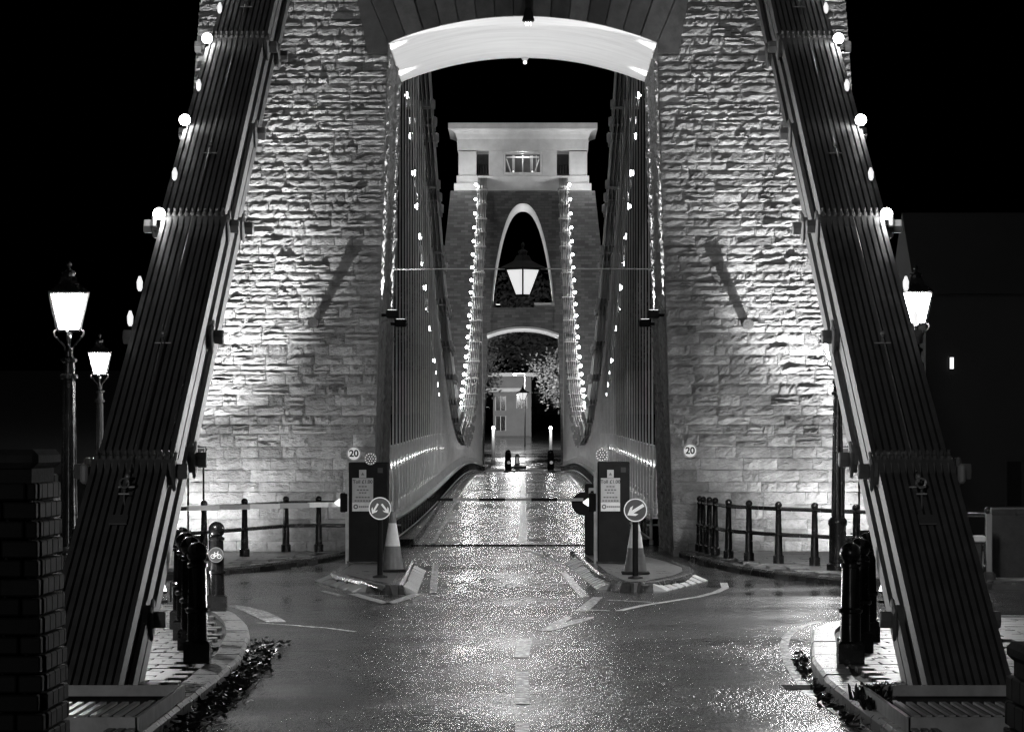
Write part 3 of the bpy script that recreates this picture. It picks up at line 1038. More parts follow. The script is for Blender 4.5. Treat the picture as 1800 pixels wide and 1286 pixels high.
mbp.lathe([(0.055, -0.02), (0.055, 0.0), (0.15, 0.0), (0.155, 0.03), (0.13, 0.05), (0.085, 0.05), (0.085, 0.14), (0.07, 0.15)], n=6)
pin_me = mbp.mesh('pin_head', M['iron_grey'])
mbt = MB()
mbt.cbox((0, 0, -0.02), (0.045, 0.12, 0.06), 0.012); mbt.tube((0, 0, .01), (0, 0, .05), 0.014, n=6)
clamp_me = mbt.mesh('joint_clamp', M['iron_grey'])
mbu = MB(); mbu.sphere((0, 0, 0), 0.07, 12, 8)
bulb_land_me = mbu.mesh('bulb', M['bulb_land'], True)
lamp_parts = None
for s in (-1, 1):
    land = empty('anchor_chain', (0, 0, 0), ('heavy grey three-tier link chain sloping down beside the bicycle-sign bollard' if s < 0 else
                 'heavy grey three-tier link chain sloping down beside the arrow-sign island corner'), 'chain')
    y_top = T0 + 4.0
    nb = 0
    for tier in range(3):
        off = (0.0, 4.5, 2.25)[tier]
        dz = -0.40 * tier
        y = 37.0 + off - 6.77 * 3
        while y < y_top:
            z_ = 1.97 + (y - 37.0) * 0.403 + dz
            y2, z2 = y + 6.77, z_ + 6.77 * 0.403
            if z2 > 0.15 and y2 > 30.5:
                n_here = NB
                for b in range(n_here):
                    # alternate links lie in the gaps of their neighbours
                    idx = round((y - 37.0 - off) / 6.77)
                    x = XI + PITCH * b + (0.034 if idx % 2 else 0.0) + 0.015
                    o = link('eyebar', bar_me, land, (s * x, y, z_))
                    o.rotation_euler = (TH, 0, 0)
                    nb += 1
                # the pin through the upper eye, its head on the inner and the outer side
                if y2 < y_top:
                    for side in (1, -1):
                        xx = XI - 0.005 if side == 1 else XI + PITCH * NB + 0.03
                        o = link('pin_head', pin_me, land, (s * xx, y2, z2))
                        o.rotation_euler = (0, R(-90) * s * side, 0)
                    if tier == 0:
                        for b in range(NB):
                            o = link('joint_clamp', clamp_me, land, (s * (XI + PITCH * b + 0.03), y2 - 0.02, z2 + 0.16))
                            o.rotation_euler = (TH, 0, 0)
            y += 6.77
    # hanger plates on the inner side at the joints
    for tier in range(3):
        off = (0.0, 4.5, 2.25)[tier]; dz = -0.40 * tier
        for k in range(-1, 7):
            y = 37.0 + off + 6.77 * k
            z_ = 1.97 + (y - 37.0) * 0.403 + dz
            if z_ < 0.3 or y > y_top: continue
            mb = MB(); mb.cbox((0, 0, 0), (0.035, 0.34, 0.30), 0.02)
            o = mb.build('joint_plate', M['iron_grey'], land, loc=(s * (XI - 0.0325), y, z_)); o.rotation_euler = (TH, 0, 0)
    # lamps along the outer edge
    ys_l = [43.6 + 3.32 * k for k in range(12)]
    for k, y in enumerate(ys_l):
        z_ = 1.97 + (y - 37.0) * 0.403 + 0.20
        lp = empty('chain_lamp', (s * 4.10, y, z_)); lp.parent = land
        mb = MB(); mb.tube((0, 0, -0.16), (0, 0.0, -0.06), 0.025, n=6); mb.box((0, 0.0, -0.17), (0.14, 0.2, 0.03)); mb.tube((0, 0.06, -0.01), (0, 0.11, -0.0), 0.06, n=8)
        mb.build('lamp_base', M['black_iron'], lp)
        b = link('bulb', bulb_land_me, lp)
        # small glowing reflector a little higher up the chain
        mb = MB(); mb.lathe([(0.015, 0), (0.03, 0.03), (0.034, 0.10), (0.012, 0.16)], n=8)
        o = mb.build('glow_reflector', M['glow_reflector'], lp, loc=(-s * 0.07, 1.15, 0.46)); o.rotation_euler = (R(-25), 0, 0)
    for y in (41.2, 40.2):
        z_ = 1.97 + (y - 37.0) * 0.403 + 0.20
        mb = MB(); mb.lathe([(0.015, 0), (0.03, 0.03), (0.034, 0.10), (0.012, 0.16)], n=8)
        mb.build('glow_reflector', M['glow_reflector'], land, loc=(s * 4.08, y, z_))
    # safety cable with brackets on top of the chain
    xc = s * 3.72
    pts = [Vector((xc, y, 1.97 + (y - 37.0) * 0.403 + 0.17)) for y in [36.6 + 1.2 * i for i in range(34)]]
    cab = MB(); cab.path(pts, 0.008, 5); cab.build('safety_cable', M['steel_light'], land)
    for y in (36.4, 40.0, 46.0, 52.0):
        z_ = 1.97 + (y - 37.0) * 0.403 + 0.10
        mb = MB(); mb.box((0, 0, 0), (0.17, 0.05, 0.012)); mb.tube((0, 0, 0), (0, 0, .1), 0.018, n=6); mb.sphere((0, 0, .1), 0.028, 8, 5)
        mb.build('cable_bracket', M['steel_light'], land, loc=(xc, y, z_))
    mb = MB()
    for k in range(26):
        a0, a1 = k * 0.7, (k + 1) * 0.7
        mb.tube((0.045 * math.cos(a0), -0.02 + 0.004 * k, 0.045 * math.sin(a0)), (0.045 * math.cos(a1), -0.02 + 0.004 * (k + 1), 0.045 * math.sin(a1)), 0.009, n=5)
    mb.tube((0, -0.02, -0.06), (0, -0.02, -0.24), 0.008, n=5); mb.box((0, -0.02, -0.10), (0.1, 0.02, 0.012))
    mb.build('tensioner_coil', M['steel_light'], land, loc=(xc, 36.1, 1.97 - 0.9 * 0.403 + 0.26))
    mb = MB(); mb.box((0, 0, 0), (0.16, 0.2, 0.015)); o = mb.build('cable_plate', M['iron_grey'], land, loc=(xc, 35.6, 1.97 - 1.4 * 0.403 + 0.13)); o.rotation_euler = (TH, 0, 0)
    # pale box fixed to the outer side
    mb = MB(); mb.cbox((0, 0, 0), (0.075, 0.14, 0.19), 0.025)
    mb.build('junction_box', M['white_paint'], land, loc=(s * 4.17, 36.8, 1.97 - 0.02), smooth=True)
    # steel cover over the pit where the chain goes down
    cover = empty('chain_pit_cover', (s * 3.75, 30.2, PZ), ('low steel grating platform around the foot of the chain by the bicycle-sign bollard' if s < 0 else 'low steel grating platform around the foot of the chain by the weedy kerb'), 'grating')
    mb = MB()
    mb.box((0, -1.9, 0.055), (1.86, 0.03, 0.11)); mb.box((0, 1.9, 0.055), (1.86, 0.03, 0.11))
    for q in (-1, 1): mb.box((q * 0.93, 0, 0.055), (0.03, 3.83, 0.112))
    mb.build('frame', M['steel_light'], cover)
    mb = MB(); mb.box((0, 0, 0.01), (1.82, 3.76, 0.02)); mb.build('pit_plate', M['black_matt'], cover)
    bm_ = MB(); bm_.box((0, 0, 0), (0.045, 1.5, 0.02)); sl = bm_.mesh('grating_bar', M['white_paint'])
    for k in range(21):
        link('grating_bar', sl, cover, (-0.86 + k * 0.086, -1.12, 0.112))
    mb = MB(); mb.cbox((s * -0.1, -1.935, 0.06), (0.05, 0.03, 0.05), 0.01); mb.build('bolt', M['black_iron'], cover)
    # lower strip of grating towards the kerb
    strip = MB()
    strip.box((0, 0, 0), (0.05, 3.6, 0.02)); sm = strip.mesh('drain_bar', M['white_paint'])
    dr = empty('drain_grating', (-s * 0 + s * 2.93, 29.6, PZ + 0.004), ('narrow drain grating beside the pit cover by the leaf-strewn kerb' if s < 0 else 'narrow drain grating beside the pit cover by the weedy kerb'), 'grating')
    mb = MB(); mb.box((0, 0, 0.0), (0.2, 3.8, 0.012)); mb.build('channel', M['black_matt'], dr)
    for k in range(3): link('drain_bar', sm, dr, (-0.075 + 0.075 * k, 0, 0.018))

# main span chains
XC = 3.05
LAMPX = 3.50
mbu = MB(); mbu.sphere((0, 0, 0), 0.10, 10, 6)
bulb_me = mbu.mesh('bulb', M['bulb'], True)
mbr = MB(); mbr.tube((0, 0, 0), (0, 0, 1), 0.024, n=6); rod_me = mbr.mesh('suspension_rod', M['white_paint'])
mbk = MB(); mbk.lathe([(0.07, 0), (0.07, 0.06), (0.045, 0.07), (0.045, 0.3), (0.03, 0.34)], n=8); sock_me = mbk.mesh('rod_socket', M['white_paint'])
def girder_top(y):
    return deck_z(y) + 0.60
for s in (-1, 1):
    main = empty('suspension_chain', (0, 0, 0), ('lamp-strung suspension chain with hanger rods over the two-arrow-sign side of the deck' if s < 0 else
                 'lamp-strung suspension chain with hanger rods over the single-arrow-sign side of the deck'), 'chain')
    for tier in range(3):
        mb = MB()
        n = 30
        oy = (0, 4.88, 2.44)[tier]
        yy = [T0 + 4.2] + [84.0 + oy + 7.32 * k for k in range(40) if T0 + 5 < 84.0 + oy + 7.32 * k < U0 + 3.6] + [U0 + 4.2]
        for a, b in zip(yy[:-1], yy[1:]):
            za, zb_ = chain_z(a) + 0.34 * (1 - tier), chain_z(b) + 0.34 * (1 - tier)
            ang = math.atan2(zb_ - za, b - a)
            rot = Matrix.Rotation(ang, 3, 'X')
            L = math.hypot(b - a, zb_ - za)
            for q in range(6):
                mb.box((s * (XC - 0.3 + 0.12 * q), (a + b) / 2, (za + zb_) / 2), (0.035, L, 0.18), rot)
            mb.box((s * XC, b, zb_), (0.86, 0.22, 0.22), rot)
            mb.box((s * (XC - 0.36), b, zb_ - 0.06), (0.06, 0.4, 0.34), rot)
        mb.build('chain_tier', M['iron_grey'], main)
    y = 88.6
    k = 0
    while y < U0 - 0.5:
        zt = chain_z(y) + 0.34 * (1 - (k % 3))
        zb_ = girder_top(y)
        if zt > zb_ + 0.4:
            o = link('suspension_rod', rod_me, main, (s * XC, y, zb_)); o.scale = (1, 1, zt - zb_)
            link('rod_socket', sock_me, main, (s * XC, y, zb_))
        y += 2.44; k += 1
    y = 92.0
    k = 0
    while y < U0 - 1:
        z_ = chain_z(y) + 0.62
        lp = link('chain_lamp', bulb_me, main, (s * LAMPX, y, z_))
        y += 3.66; k += 1

# ------------------------------------------------------------------ parapet girders, fences
for s in (-1, 1):
    gd = empty('parapet_girder', (0, 0, 0), ('dark riveted deck girder with bright top flange behind the two-arrow sign' if s < 0 else 'dark riveted deck girder with bright top flange behind the single-arrow sign'), 'girder')
    ye = [T1 + 0.4] + [88 + 2.44 * k for k in range(84)]
    mb = MB(); mb.grid([[(s * 2.92, y, deck_z(y) + q) for q in (-0.3, 0.58)] for y in ye]); mb.grid([[(s * 3.18, y, deck_z(y) + q) for q in (-0.3, 0.58)] for y in ye])
    mb.build('web', M['black_iron'], gd)
    mb = MB()
    mb.grid([[(s * x, y, deck_z(y) + 0.60) for x in (2.84, 3.26)] for y in ye]); mb.grid([[(s * 2.84, y, deck_z(y) + q) for q in (0.56, 0.60)] for y in ye])
    mb.grid([[(s * 2.84, y, deck_z(y) + 0.56) for y in ye], [(s * 2.92, y, deck_z(y) + 0.56) for y in ye]])
    mb.build('top_flange', M['white_paint'], gd)
    mb = MB(); mb.box((0, 0, 0), (0.05, 0.03, 0.54)); sme = mb.mesh('stiffener', M['black_iron'])
    for k in range(84):
        y = 88 + 1.22 + 2.44 * k
        link('stiffener', sme, gd, (s * 2.89, y, deck_z(y) + 0.28))
    mb = MB()
    mb.grid([[(s * (kerb_x(y)), y, deck_z(y) + q) for q in (-.02, 0.14)] for y in ye]); mb.grid([[(s * x, y, deck_z(y) + 0.14) for x in (kerb_x(y), 2.92)] for y in ye])
    mb.build('deck_kerb', M['kerb_dark'], gd)
    mb = MB(); mb.path([(s * 2.86, y, deck_z(y) + 0.155) for y in ye], 0.02, 5)
    mb.build('bottom_rail', M['steel_light'], gd)

    fe = empty('footway_fence', (0, 0, 0), ('tall white wire safety fence along the footway on the two-arrow-sign side' if s < 0 else 'tall white wire safety fence along the footway on the single-arrow-sign side'), 'fence')
    mb = MB()
    mb.path([(0, 0, 0), (0, 0, 0.9), (-s * 0.10, 0, 1.5), (-s * 0.34, 0, 2.0)], 0.028, 6)
    pme = mb.mesh('fence_post', M['white_paint'])
    fys = [T1 + 0.4 + 1.22 * k for k in range(168)]
    for y in fys:
        link('fence_post', pme, fe, (s * 4.42, y, deck_z(y) + 0.1))
    fy2 = [T1 + 0.4 + 2.44 * k for k in range(84)]
    for nm, x, zz, r, m in (('top_rail', 4.08, 2.1, 0.035, 'white_paint'), ('led_rail', 4.36, 1.42, 0.018, 'led'), ('bottom_rail', 4.42, 0.25, 0.03, 'white_paint')):
        mb = MB(); mb.path([(s * x, y, deck_z(y) + zz) for y in fy2], r, 5); mb.build(nm, M[m], fe)
    mb = MB()
    for q in range(15):
        zz = 0.35 + q * 0.12
        x = 4.42 if zz < 1.0 else 4.42 - 0.10 * (zz - 1.0) / 0.6 if zz < 1.6 else 4.32 - 0.24 * (zz - 1.6) / 0.5
        mb.path([(s * x, y, deck_z(y) + zz) for y in fy2], 0.010, 3)
    tag(mb.build('wire_mesh', M['mesh_wire'], fe), kind='stuff')
    # end post group by the tower
    ep = empty('parapet_end_post', (s * 3.0, T1 + 0.75, 0.0), ('slim pale end posts of the parapet beside the two-arrow sign' if s < 0 else 'slim pale end posts of the parapet beside the single-arrow sign'), 'post')
    for dx in (-0.1, 0.12):
        mb = MB(); mb.lathe([(0.05, 0.0), (0.05, 0.1), (0.035, 0.12), (0.03, 0.8), (0.045, 0.82), (0.03, 0.86), (0.025, 1.5), (0.04, 1.53), (0.0, 1.58)], (dx, 0, 0), 8); mb.build('post', M['white_paint'], ep)
    mb = MB(); mb.tube((-.2, 0, .45), (.25, 0, .45), .02); mb.tube((-.2, 0, .85), (.25, 0, .85), .02); mb.build('rail', M['white_paint'], ep)
# ------------------------------------------------------------------ lanterns
def lantern(root, z, w, h, pane_m, frame_m, k=0.5, rs=1.0, rh=1.0):
    """four-sided tapering lantern, top width w, base width w*k, sitting with its base at height z"""
    a, b = w * k / 2, w / 2
    cs = [(-1, -1), (1, -1), (1, 1), (-1, 1)]
    for i in range(4):
        p, q = cs[i], cs[(i + 1) % 4]
        mb = MB()
        i0, i1 = 0.90, 0.90
        def pt(c, d, r, zz, e):
            # along the edge from corner c to corner d, pulled in from the corners
            mx, my = (c[0] + d[0]) / 2, (c[1] + d[1]) / 2
            return ((mx + (c[0] - mx) * e) * r * 0.985, (my + (c[1] - my) * e) * r * 0.985, zz)
        mb.add([pt(p, q, a, z + 0.02 * h, .90), pt(q, p, a, z + 0.02 * h, .90), pt(q, p, b, z + 0.98 * h, .93), pt(p, q, b, z + 0.98 * h, .93)], [(0, 1, 2, 3)])
        fix_normals(mb.build('pane', pane_m, root))
    mb = MB()
    for c in cs:
        mb.tube((c[0] * a, c[1] * a, z), (c[0] * b, c[1] * b, z + h), 0.022 * w / 0.45, n=4)
    for r, zz in ((a, z), (b, z + h)):
        for i in range(4):
            p, q = cs[i], cs[(i + 1) % 4]
            mb.tube((p[0] * r, p[1] * r, zz), (q[0] * r, q[1] * r, zz), 0.02 * w / 0.45, n=4)
    mb.box((0, 0, z - 0.015), (w * k, w * k, 0.02))
    mb.build('lantern_frame', frame_m, root)
    mb = MB()
    mb.lathe([(b * 1.1 * rs, h), (b * 1.12 * rs, h + 0.03 * w * rh), (b * 0.55, h + 0.26 * w * rh), (b * 0.5, h + 0.3 * w * rh), (b * 0.36, h + 0.45 * w * rh)], (0, 0, z), 4, sq=True)
    rf_ = mb.build('lantern_roof', frame_m, root)
    mb = MB()
    mb.lathe([(b * 0.34, h + 0.45 * w * rh), (b * 0.34, h + 0.53 * w * rh), (b * 0.42, h + 0.54 * w * rh), (b * 0.40, h + 0.58 * w * rh), (b * 0.12, h + 0.64 * w * rh), (b * 0.08, h + 0.70 * w * rh), (b * 0.15, h + 0.75 * w * rh), (b * 0.15, h + 0.8 * w * rh), (0.004, h + 0.88 * w * rh)], (0, 0, z), 10)
    mb.build('finial', frame_m, root)

def street_lamp(x, y, zb, w, base_z, label, power, pane, group='street lamps', rz=0.35):
    """base_z: height of the lantern floor above the ground"""
    r = empty('street_lamp', (x, y, zb), label, 'street lamp', group)
    mb = MB()
    mb.lathe([(0.19, 0), (0.19, 0.10), (0.15, 0.13), (0.145, 0.75), (0.165, 0.78), (0.165, 0.84), (0.12, 0.90)], n=12)
    mb.build('base', M['black_iron'], r, smooth=True)
    mb = MB()
    n = 16
    prof = [(0.10, 0.90), (0.085, 1.6), (0.07, base_z - 0.62), (0.066, base_z - 0.60)]
    mb.lathe(prof, n=n)
    # fluting
    for i in range(8):
        a = 2 * PI * i / 8
        mb.tube((0.095 * math.cos(a), 0.095 * math.sin(a), 0.92), (0.066 * math.cos(a), 0.066 * math.sin(a), base_z - 0.62), 0.014, 0.01, n=5)
    mb.build('post', M['black_iron'], r, smooth=True)
    mb = MB()
    mb.lathe([(0.07, base_z - 0.60), (0.11, base_z - 0.58), (0.11, base_z - 0.54), (0.075, base_z - 0.52), (0.07, base_z - 0.40), (0.10, base_z - 0.38), (0.10, base_z - 0.35), (0.05, base_z - 0.32), (0.045, base_z - 0.22)], n=12)
    mb.build('collar', M['black_iron'], r, smooth=True)
    mb = MB()
    for c in ((-1, 0), (1, 0), (0, -1), (0, 1)):
        mb.path([(c[0] * 0.04, c[1] * 0.04, base_z - 0.26), (c[0] * 0.05, c[1] * .05, base_z - 0.2), (c[0] * 0.17, c[1] * .17, base_z - 0.07), (c[0] * 0.18, c[1] * .18, base_z - 0.03), (c[0] * 0.14, c[1] * .14, base_z + 0.0), (c[0] * 0.10, c[1] * .10, base_z - 0.0)], 0.012, 6)
    mb.tube((0, 0, base_z - 0.24), (0, 0, base_z - 0.02), 0.014)
    mb.build('frog_bracket', M['black_iron'], r, smooth=True)
    lh = empty('lantern', (0, 0, 0)); lh.parent = r; lh.rotation_euler = (0, 0, rz)
    lantern(lh, base_z, w, w * 0.98, pane, M['black_iron'], 0.56)
    return r
p1 = at(121, 579, 46.0); p2 = at(175, 657, 80.0); p3 = at(1610, 568, 52.7)
street_lamp(p1.x, 46.0, PZ, 0.44, p1.z - PZ, 'tall black street lamp standing closest to the dark brick pier and stone gate pillar', 0, M['lamp_pane_near'], rz=0.12)
street_lamp(p2.x, 80.0, 0, 0.45, p2.z, 'smaller-looking black street lamp beyond the tall one, beside the stone gate pillar', 0, M['lamp_pane'], rz=0.1)
street_lamp(p3.x, 52.7, PZ, 0.43, p3.z - PZ, 'black street lamp rising behind the chain near the lit house window', 0, M['lamp_pane_near'], rz=-0.1)
street_lamp(5.33, 65.5, PZ, 0.42, 3.55, 'black lamp post standing in the curved corner railing in front of the tower', 0, M['lamp_pane_corner'])

def hanging_lantern(y, zc, w, label, zf, yw):
    r = empty('hanging_lantern', (0.0, y, zc), label, 'lantern', 'hanging lanterns in the archways')
    lantern(r, 0, w, w * 1.08, M['hang_pane'], M['black_matt'], 0.42, rs=1.22, rh=1.25)
    r.rotation_euler = (0, 0, R(45))
    ti = MB()
    for sx in (-1, 1):
        a = Vector((sx * w * 0.5, 0, w * 1.08)); b = Vector((sx * x_in(zc), 0, w * 1.08))
        rot = Matrix.Rotation(R(-45), 3, 'Z')
        ti.tube(rot @ a, rot @ b, 0.014, n=5)
    ti.build('tie_wire', M['steel_light'], r)
    return r
pl = at(920, 519, 84.0)
hanging_lantern(84.0, pl.z, 0.53, 'large square lantern with pale opal panes hanging in the wide archway', 0, T1)
pl = at(918, 703, U0 + 4)
hanging_lantern(U0 + 4, pl.z, 0.53, 'small distant square lantern hanging in the far archway', ZF, U1)
# small fittings at the crown of the vault
c1 = empty('ceiling_fitting', (0.11, T0 - 0.25, CRN), 'dark bell-shaped lamp fitting on the keystone of the arch', 'lamp')
mb = MB(); mb.lathe([(0.11, -0.14), (0.13, -0.12), (0.10, -0.02), (0.07, 0.10), (0.05, 0.13)], n=12); mb.build('shade', M['black_matt'], c1, smooth=True)
mb = MB(); mb.box((0, 0.06, 0.5), (0.12, 0.16, 0.8)); mb.build('mount', M['black_matt'], c1)
for dx in (-.05, 0, .05):
    mb = MB(); mb.lathe([(0.015, 0), (0.02, -0.05), (0.004, -0.09)], (dx, 0, -0.14), 8); mb.build('bulb', M['led_dot'], c1)
c2 = empty('ceiling_fitting', (0.05, T1 - 0.1, CRN - 0.01), 'tiny round lamp at the rear crown of the vault', 'lamp')
mb = MB(); mb.lathe([(0.09, 0), (0.06, -0.05), (0.05, -0.06)], n=10); mb.build('mount', M['white_paint'], c2)
mb = MB(); mb.sphere((0, 0, -0.1), 0.045); mb.build('bulb', M['led_dot'], c2, smooth=True)

# ------------------------------------------------------------------ bollards
def bollard_profile(h):
    return [(0.125, 0), (0.125, 0.17 * h), (0.10, 0.19 * h), (0.098, 0.42 * h), (0.115, 0.43 * h), (0.118, 0.455 * h), (0.095, 0.47 * h), (0.085, 0.80 * h), (0.10, 0.81 * h), (0.10, 0.835 * h), (0.07, 0.85 * h), (0.062, 0.865 * h)]
def bollard(x, y, label, h=1.15, group='iron bollards with ball tops', bike=False):
    r = empty('bollard', (x, y, PZ), label, 'bollard', group)
    mb = MB(); p = bollard_profile(h); mb.lathe(p[:3], n=4, sq=True); mb.build('base', M['black_iron'], r)
    mb = MB(); mb.lathe(p[2:], n=20); mb.build('shaft', M['black_iron'], r, smooth=True)
    mb = MB(); mb.sphere((0, 0, 0.925 * h), 0.105, 18, 12); mb.build('ball_top', M['black_iron'], r, smooth=True)
    return r
bl = [(347, 1165), (335, 1142), (326, 1124), (319, 1105)]
bl_lab = ['black ball-top bollard, first of the row beside the pit cover by the leaf-strewn kerb', 'black ball-top bollard, second of the row from the leaf-strewn kerb', 'black ball-top bollard, third of the row from the leaf-strewn kerb', 'black ball-top bollard, last of the row behind the leaf-strewn kerb']
for (px, py), lb in zip(bl, bl_lab):
    x, y = ground(px, py, PZ); bollard(x, y, lb)
for (px, py), lb in zip([(1495, 1166), (1512, 1146), (1525, 1126)], ['black ball-top bollard, first of the row beside the weedy kerb and pit cover', 'black ball-top bollard, second of the row beside the weedy kerb', 'black ball-top bollard mostly hidden by the chain beside the weedy kerb']):
    x, y = ground(px, py, PZ); bollard(x, y, lb)
x, y = ground(381, 1074, PZ)
bb = bollard(x, y, 'black bollard carrying a round bicycle sign at the pavement corner', 1.12)
sg = empty('bicycle_sign', (0, -0.115, 0.72)); sg.parent = bb
def disc(mb, r, y0, y1, n=28, c=(0, 0)):
    vs = [(c[0] + r * math.cos(2 * PI * i / n), y0, c[1] + r * math.sin(2 * PI * i / n)) for i in range(n)] + [(c[0] + r * math.cos(2 * PI * i / n), y1, c[1] + r * math.sin(2 * PI * i / n)) for i in range(n)]
    mb.add(vs, [tuple(range(n)), tuple(range(2 * n - 1, n - 1, -1))] + [((i + 1) % n, i, n + i, n + (i + 1) % n) for i in range(n)])
    return mb
def annulus(mb, r0, r1, y, n=28, c=(0, 0)):
    mb.grid([[(c[0] + r * math.cos(2 * PI * i / n), y, c[1] + r * math.sin(2 * PI * i / n)) for i in range(n + 1)] for r in (r0, r1)])
    return mb
mb = MB(); disc(mb, 0.098, -0.004, 0.01); mb.build('plate', M['sign_dark'], sg)
mb = MB(); annulus(mb, 0.088, 0.096, -0.006); mb.build('rim', M['sign_grey'], sg)
mb = MB()
for cx in (-0.04, 0.04): annulus(mb, 0.021, 0.029, -0.007, 20, (cx, -0.018))
def bar2(mb, a, b, w, y):
    a, b = Vector(a), Vector(b); d = (b - a).normalized(); nn = Vector((-d.y, d.x)) * w / 2
    mb.add([(a.x + nn.x, y, a.y + nn.y), (b.x + nn.x, y, b.y + nn.y), (b.x - nn.x, y, b.y - nn.y), (a.x - nn.x, y, a.y - nn.y)], [(0, 1, 2, 3)])
for a, b in (((-.04, -.018), (-.018, .02)), ((-.018, .02), (.024, .02)), ((.024, .02), (.04, -.018)), ((-.018, .02), (-.004, -.018)), ((-.04, -.018), (-.004, -.018)), ((-.004, -.018), (.024, .02)), ((-.024, .034), (-.012, .034)), ((-.018, .02), (-.018, .034)), ((.024, .02), (.02, .04)), ((.02, .04), (.032, .042))):
    bar2(mb, a, b, 0.007, -0.0075)
mb.build('bicycle_symbol', M['sign_white_glow'], sg)

# ------------------------------------------------------------------ railings
def railing(pts, label, h=1.05, rails=(0.98, 0.52), group='black post-and-rail guard railings'):
    root = empty('guard_railing', (pts[0][0], pts[0][1], PZ), label, 'railing', group)
    o = Vector((pts[0][0], pts[0][1], 0))
    P = [Vector((p[0], p[1], 0)) - o for p in pts]
    mb = MB(); mb.lathe([(0.10, 0), (0.10, 0.14), (0.075, 0.16), (0.068, 0.50), (0.08, 0.51), (0.08, 0.54), (0.06, 0.56), (0.05, 0.94), (0.062, 0.96), (0.04, 1.01)], n=10)
    pm_ = mb.mesh('post', M['black_iron'], True)
    mb = MB(); mb.sphere((0, 0, 1.05), 0.066, 12, 8); bm_ = mb.mesh('ball_finial', M['black_iron'], True)
    for p in P:
        pp = link('post', pm_, root, p); link('ball_finial', bm_, pp)
    for rz_ in rails:
        for a, b in zip(P[:-1], P[1:]):
            mb = MB(); mb.tube(a + Vector((0, 0, rz_)), b + Vector((0, 0, rz_)), 0.038, n=8); mb.build('rail', M['black_iron'], root, smooth=True)
    return root
railing([(-3.45, 77.3), (-4.08, 77.3), (-4.72, 77.1), (-5.3, 73.7), (-5.85, 71.0), (-6.4, 68.0)], 'black guard railing along the tower wall behind the striped barrier arm')
railing([(-7.3, 61), (-7.0, 57.0), (-6.75, 54.5), (-6.3, 52.0), (-6.0, 50.6)], 'black guard railing beside the tall street lamp and stone gate pillar')
railing([(3.55, 77.6), (3.58, 76.8), (3.66, 75.9), (3.72, 74.8), (3.85, 72.4), (4.15, 71), (4.58, 69.3), (5.13, 68), (5.7, 66.2), (6.6, 64.4), (7.6, 63.2)], 'curved black guard railing on the pavement corner in front of the tower')

# ------------------------------------------------------------------ traffic islands
def island(poly, label):
    root = empty('traffic_island', (poly[0][0], poly[0][1], 0), label, 'traffic island', 'toll islands')
    P = [(x - poly[0][0], y - poly[0][1]) for x, y in poly]
    cx = sum(p[0] for p in P) / len(P); cyy = sum(p[1] for p in P) / len(P)
    ins = [(cx + (x - cx) * 0.86, cyy + (y - cyy) * 0.97) for x, y in P]
    mb = MB(); mb.prism(ins, 0.0, 0.142); fix_normals(mb.build('infill', M['pave'], root))
    # rounded kerb, in stones
    closed = P + [P[0]]
    RS = resample(closed, 0.75)
    area = sum(closed[i][0] * closed[i + 1][1] - closed[i + 1][0] * closed[i][1] for i in range(len(P)))
    inw = 1 if area > 0 else -1
    for a, b in zip(RS[:-1], RS[1:]):
        if (b - a).length < 0.08: continue
        d = (b - a).normalized(); nrm = Vector((-d.y, d.x)) * inw
        a2, b2 = a + d * 0.006, b - d * 0.006
        sect = [(-0.03, 0.0), (0.0, 0.09), (0.03, 0.132), (0.07, 0.15), (0.2, 0.152), (0.2, 0.0)]
        vs = []
        for p in (a2, b2):
            for u, z in sect:
                q = p + nrm * u; vs.append((q.x, q.y, z))
        n = len(sect)
        mb = MB(); mb.add(vs, [(i, (i + 1) % n, n + (i + 1) % n, n + i) for i in range(n)] + [tuple(range(n)), tuple(range(2 * n - 1, n - 1, -1))])
        fix_normals(mb.build('kerb_stone', M['kerb_dark'], root))
    return root
IL = [(-3.2, 72.5), (-3.22, 64.5), (-3.05, 62.4), (-2.74, 60.8), (-2.37, 59.0), (-2.05, 57.6), (-1.77, 57.3), (-1.82, 62), (-1.95, 70.4), (-2.1, 72.5)]
IR = [(0.95, 76.2), (1.19, 63.4), (1.38, 59.3), (1.63, 58.6), (2.07, 59.4), (2.55, 61.6), (2.84, 63.9), (2.93, 66.4), (2.79, 69.7), (2.3, 76.0)]
isl = island(IL, 'narrow kerbed traffic island carrying the two-arrow sign')
isr = island(IR, 'rounded kerbed traffic island carrying the single-arrow sign')
def ramp_blocks(root, a, b, out, n, w, m, h=0.10, name='reflective_block'):
    """row of sloping white blocks leaning against the kerb from a to b; out = outward direction"""
    a, b = Vector(a), Vector(b); o = Vector((root.location.x, root.location.y))
    out = Vector(out).normalized()
    for k in range(n):
        p = a + (b - a) * ((k + 0.13) / n) - o; q = a + (b - a) * ((k + 0.87) / n) - o
        hh = h + random.uniform(-.008, .008)
        vs = [(p.x, p.y, hh), (q.x, q.y, hh), (q.x + out.x * w, q.y + out.y * w, 0.012), (p.x + out.x * w, p.y + out.y * w, 0.012),
              (p.x, p.y, 0), (q.x, q.y, 0), (q.x + out.x * w, q.y + out.y * w, 0), (p.x + out.x * w, p.y + out.y * w, 0)]
        mb = MB(); mb.add(vs, [(0, 1, 2, 3), (4, 7, 6, 5), (0, 4, 5, 1), (1, 5, 6, 2), (2, 6, 7, 3), (3, 7, 4, 0)])
        fix_normals(mb.build(name, m, root))
ramp_blocks(isl, (-3.22, 64.0), (-2.35, 58.9), (-0.75, -0.66), 5, 0.30, M['cone_white'], 0.10)
ramp_blocks(isl, (-1.79, 58.2), (-1.93, 69.0), (1, -0.1), 17, 0.20, M['white_paint'], 0.11)
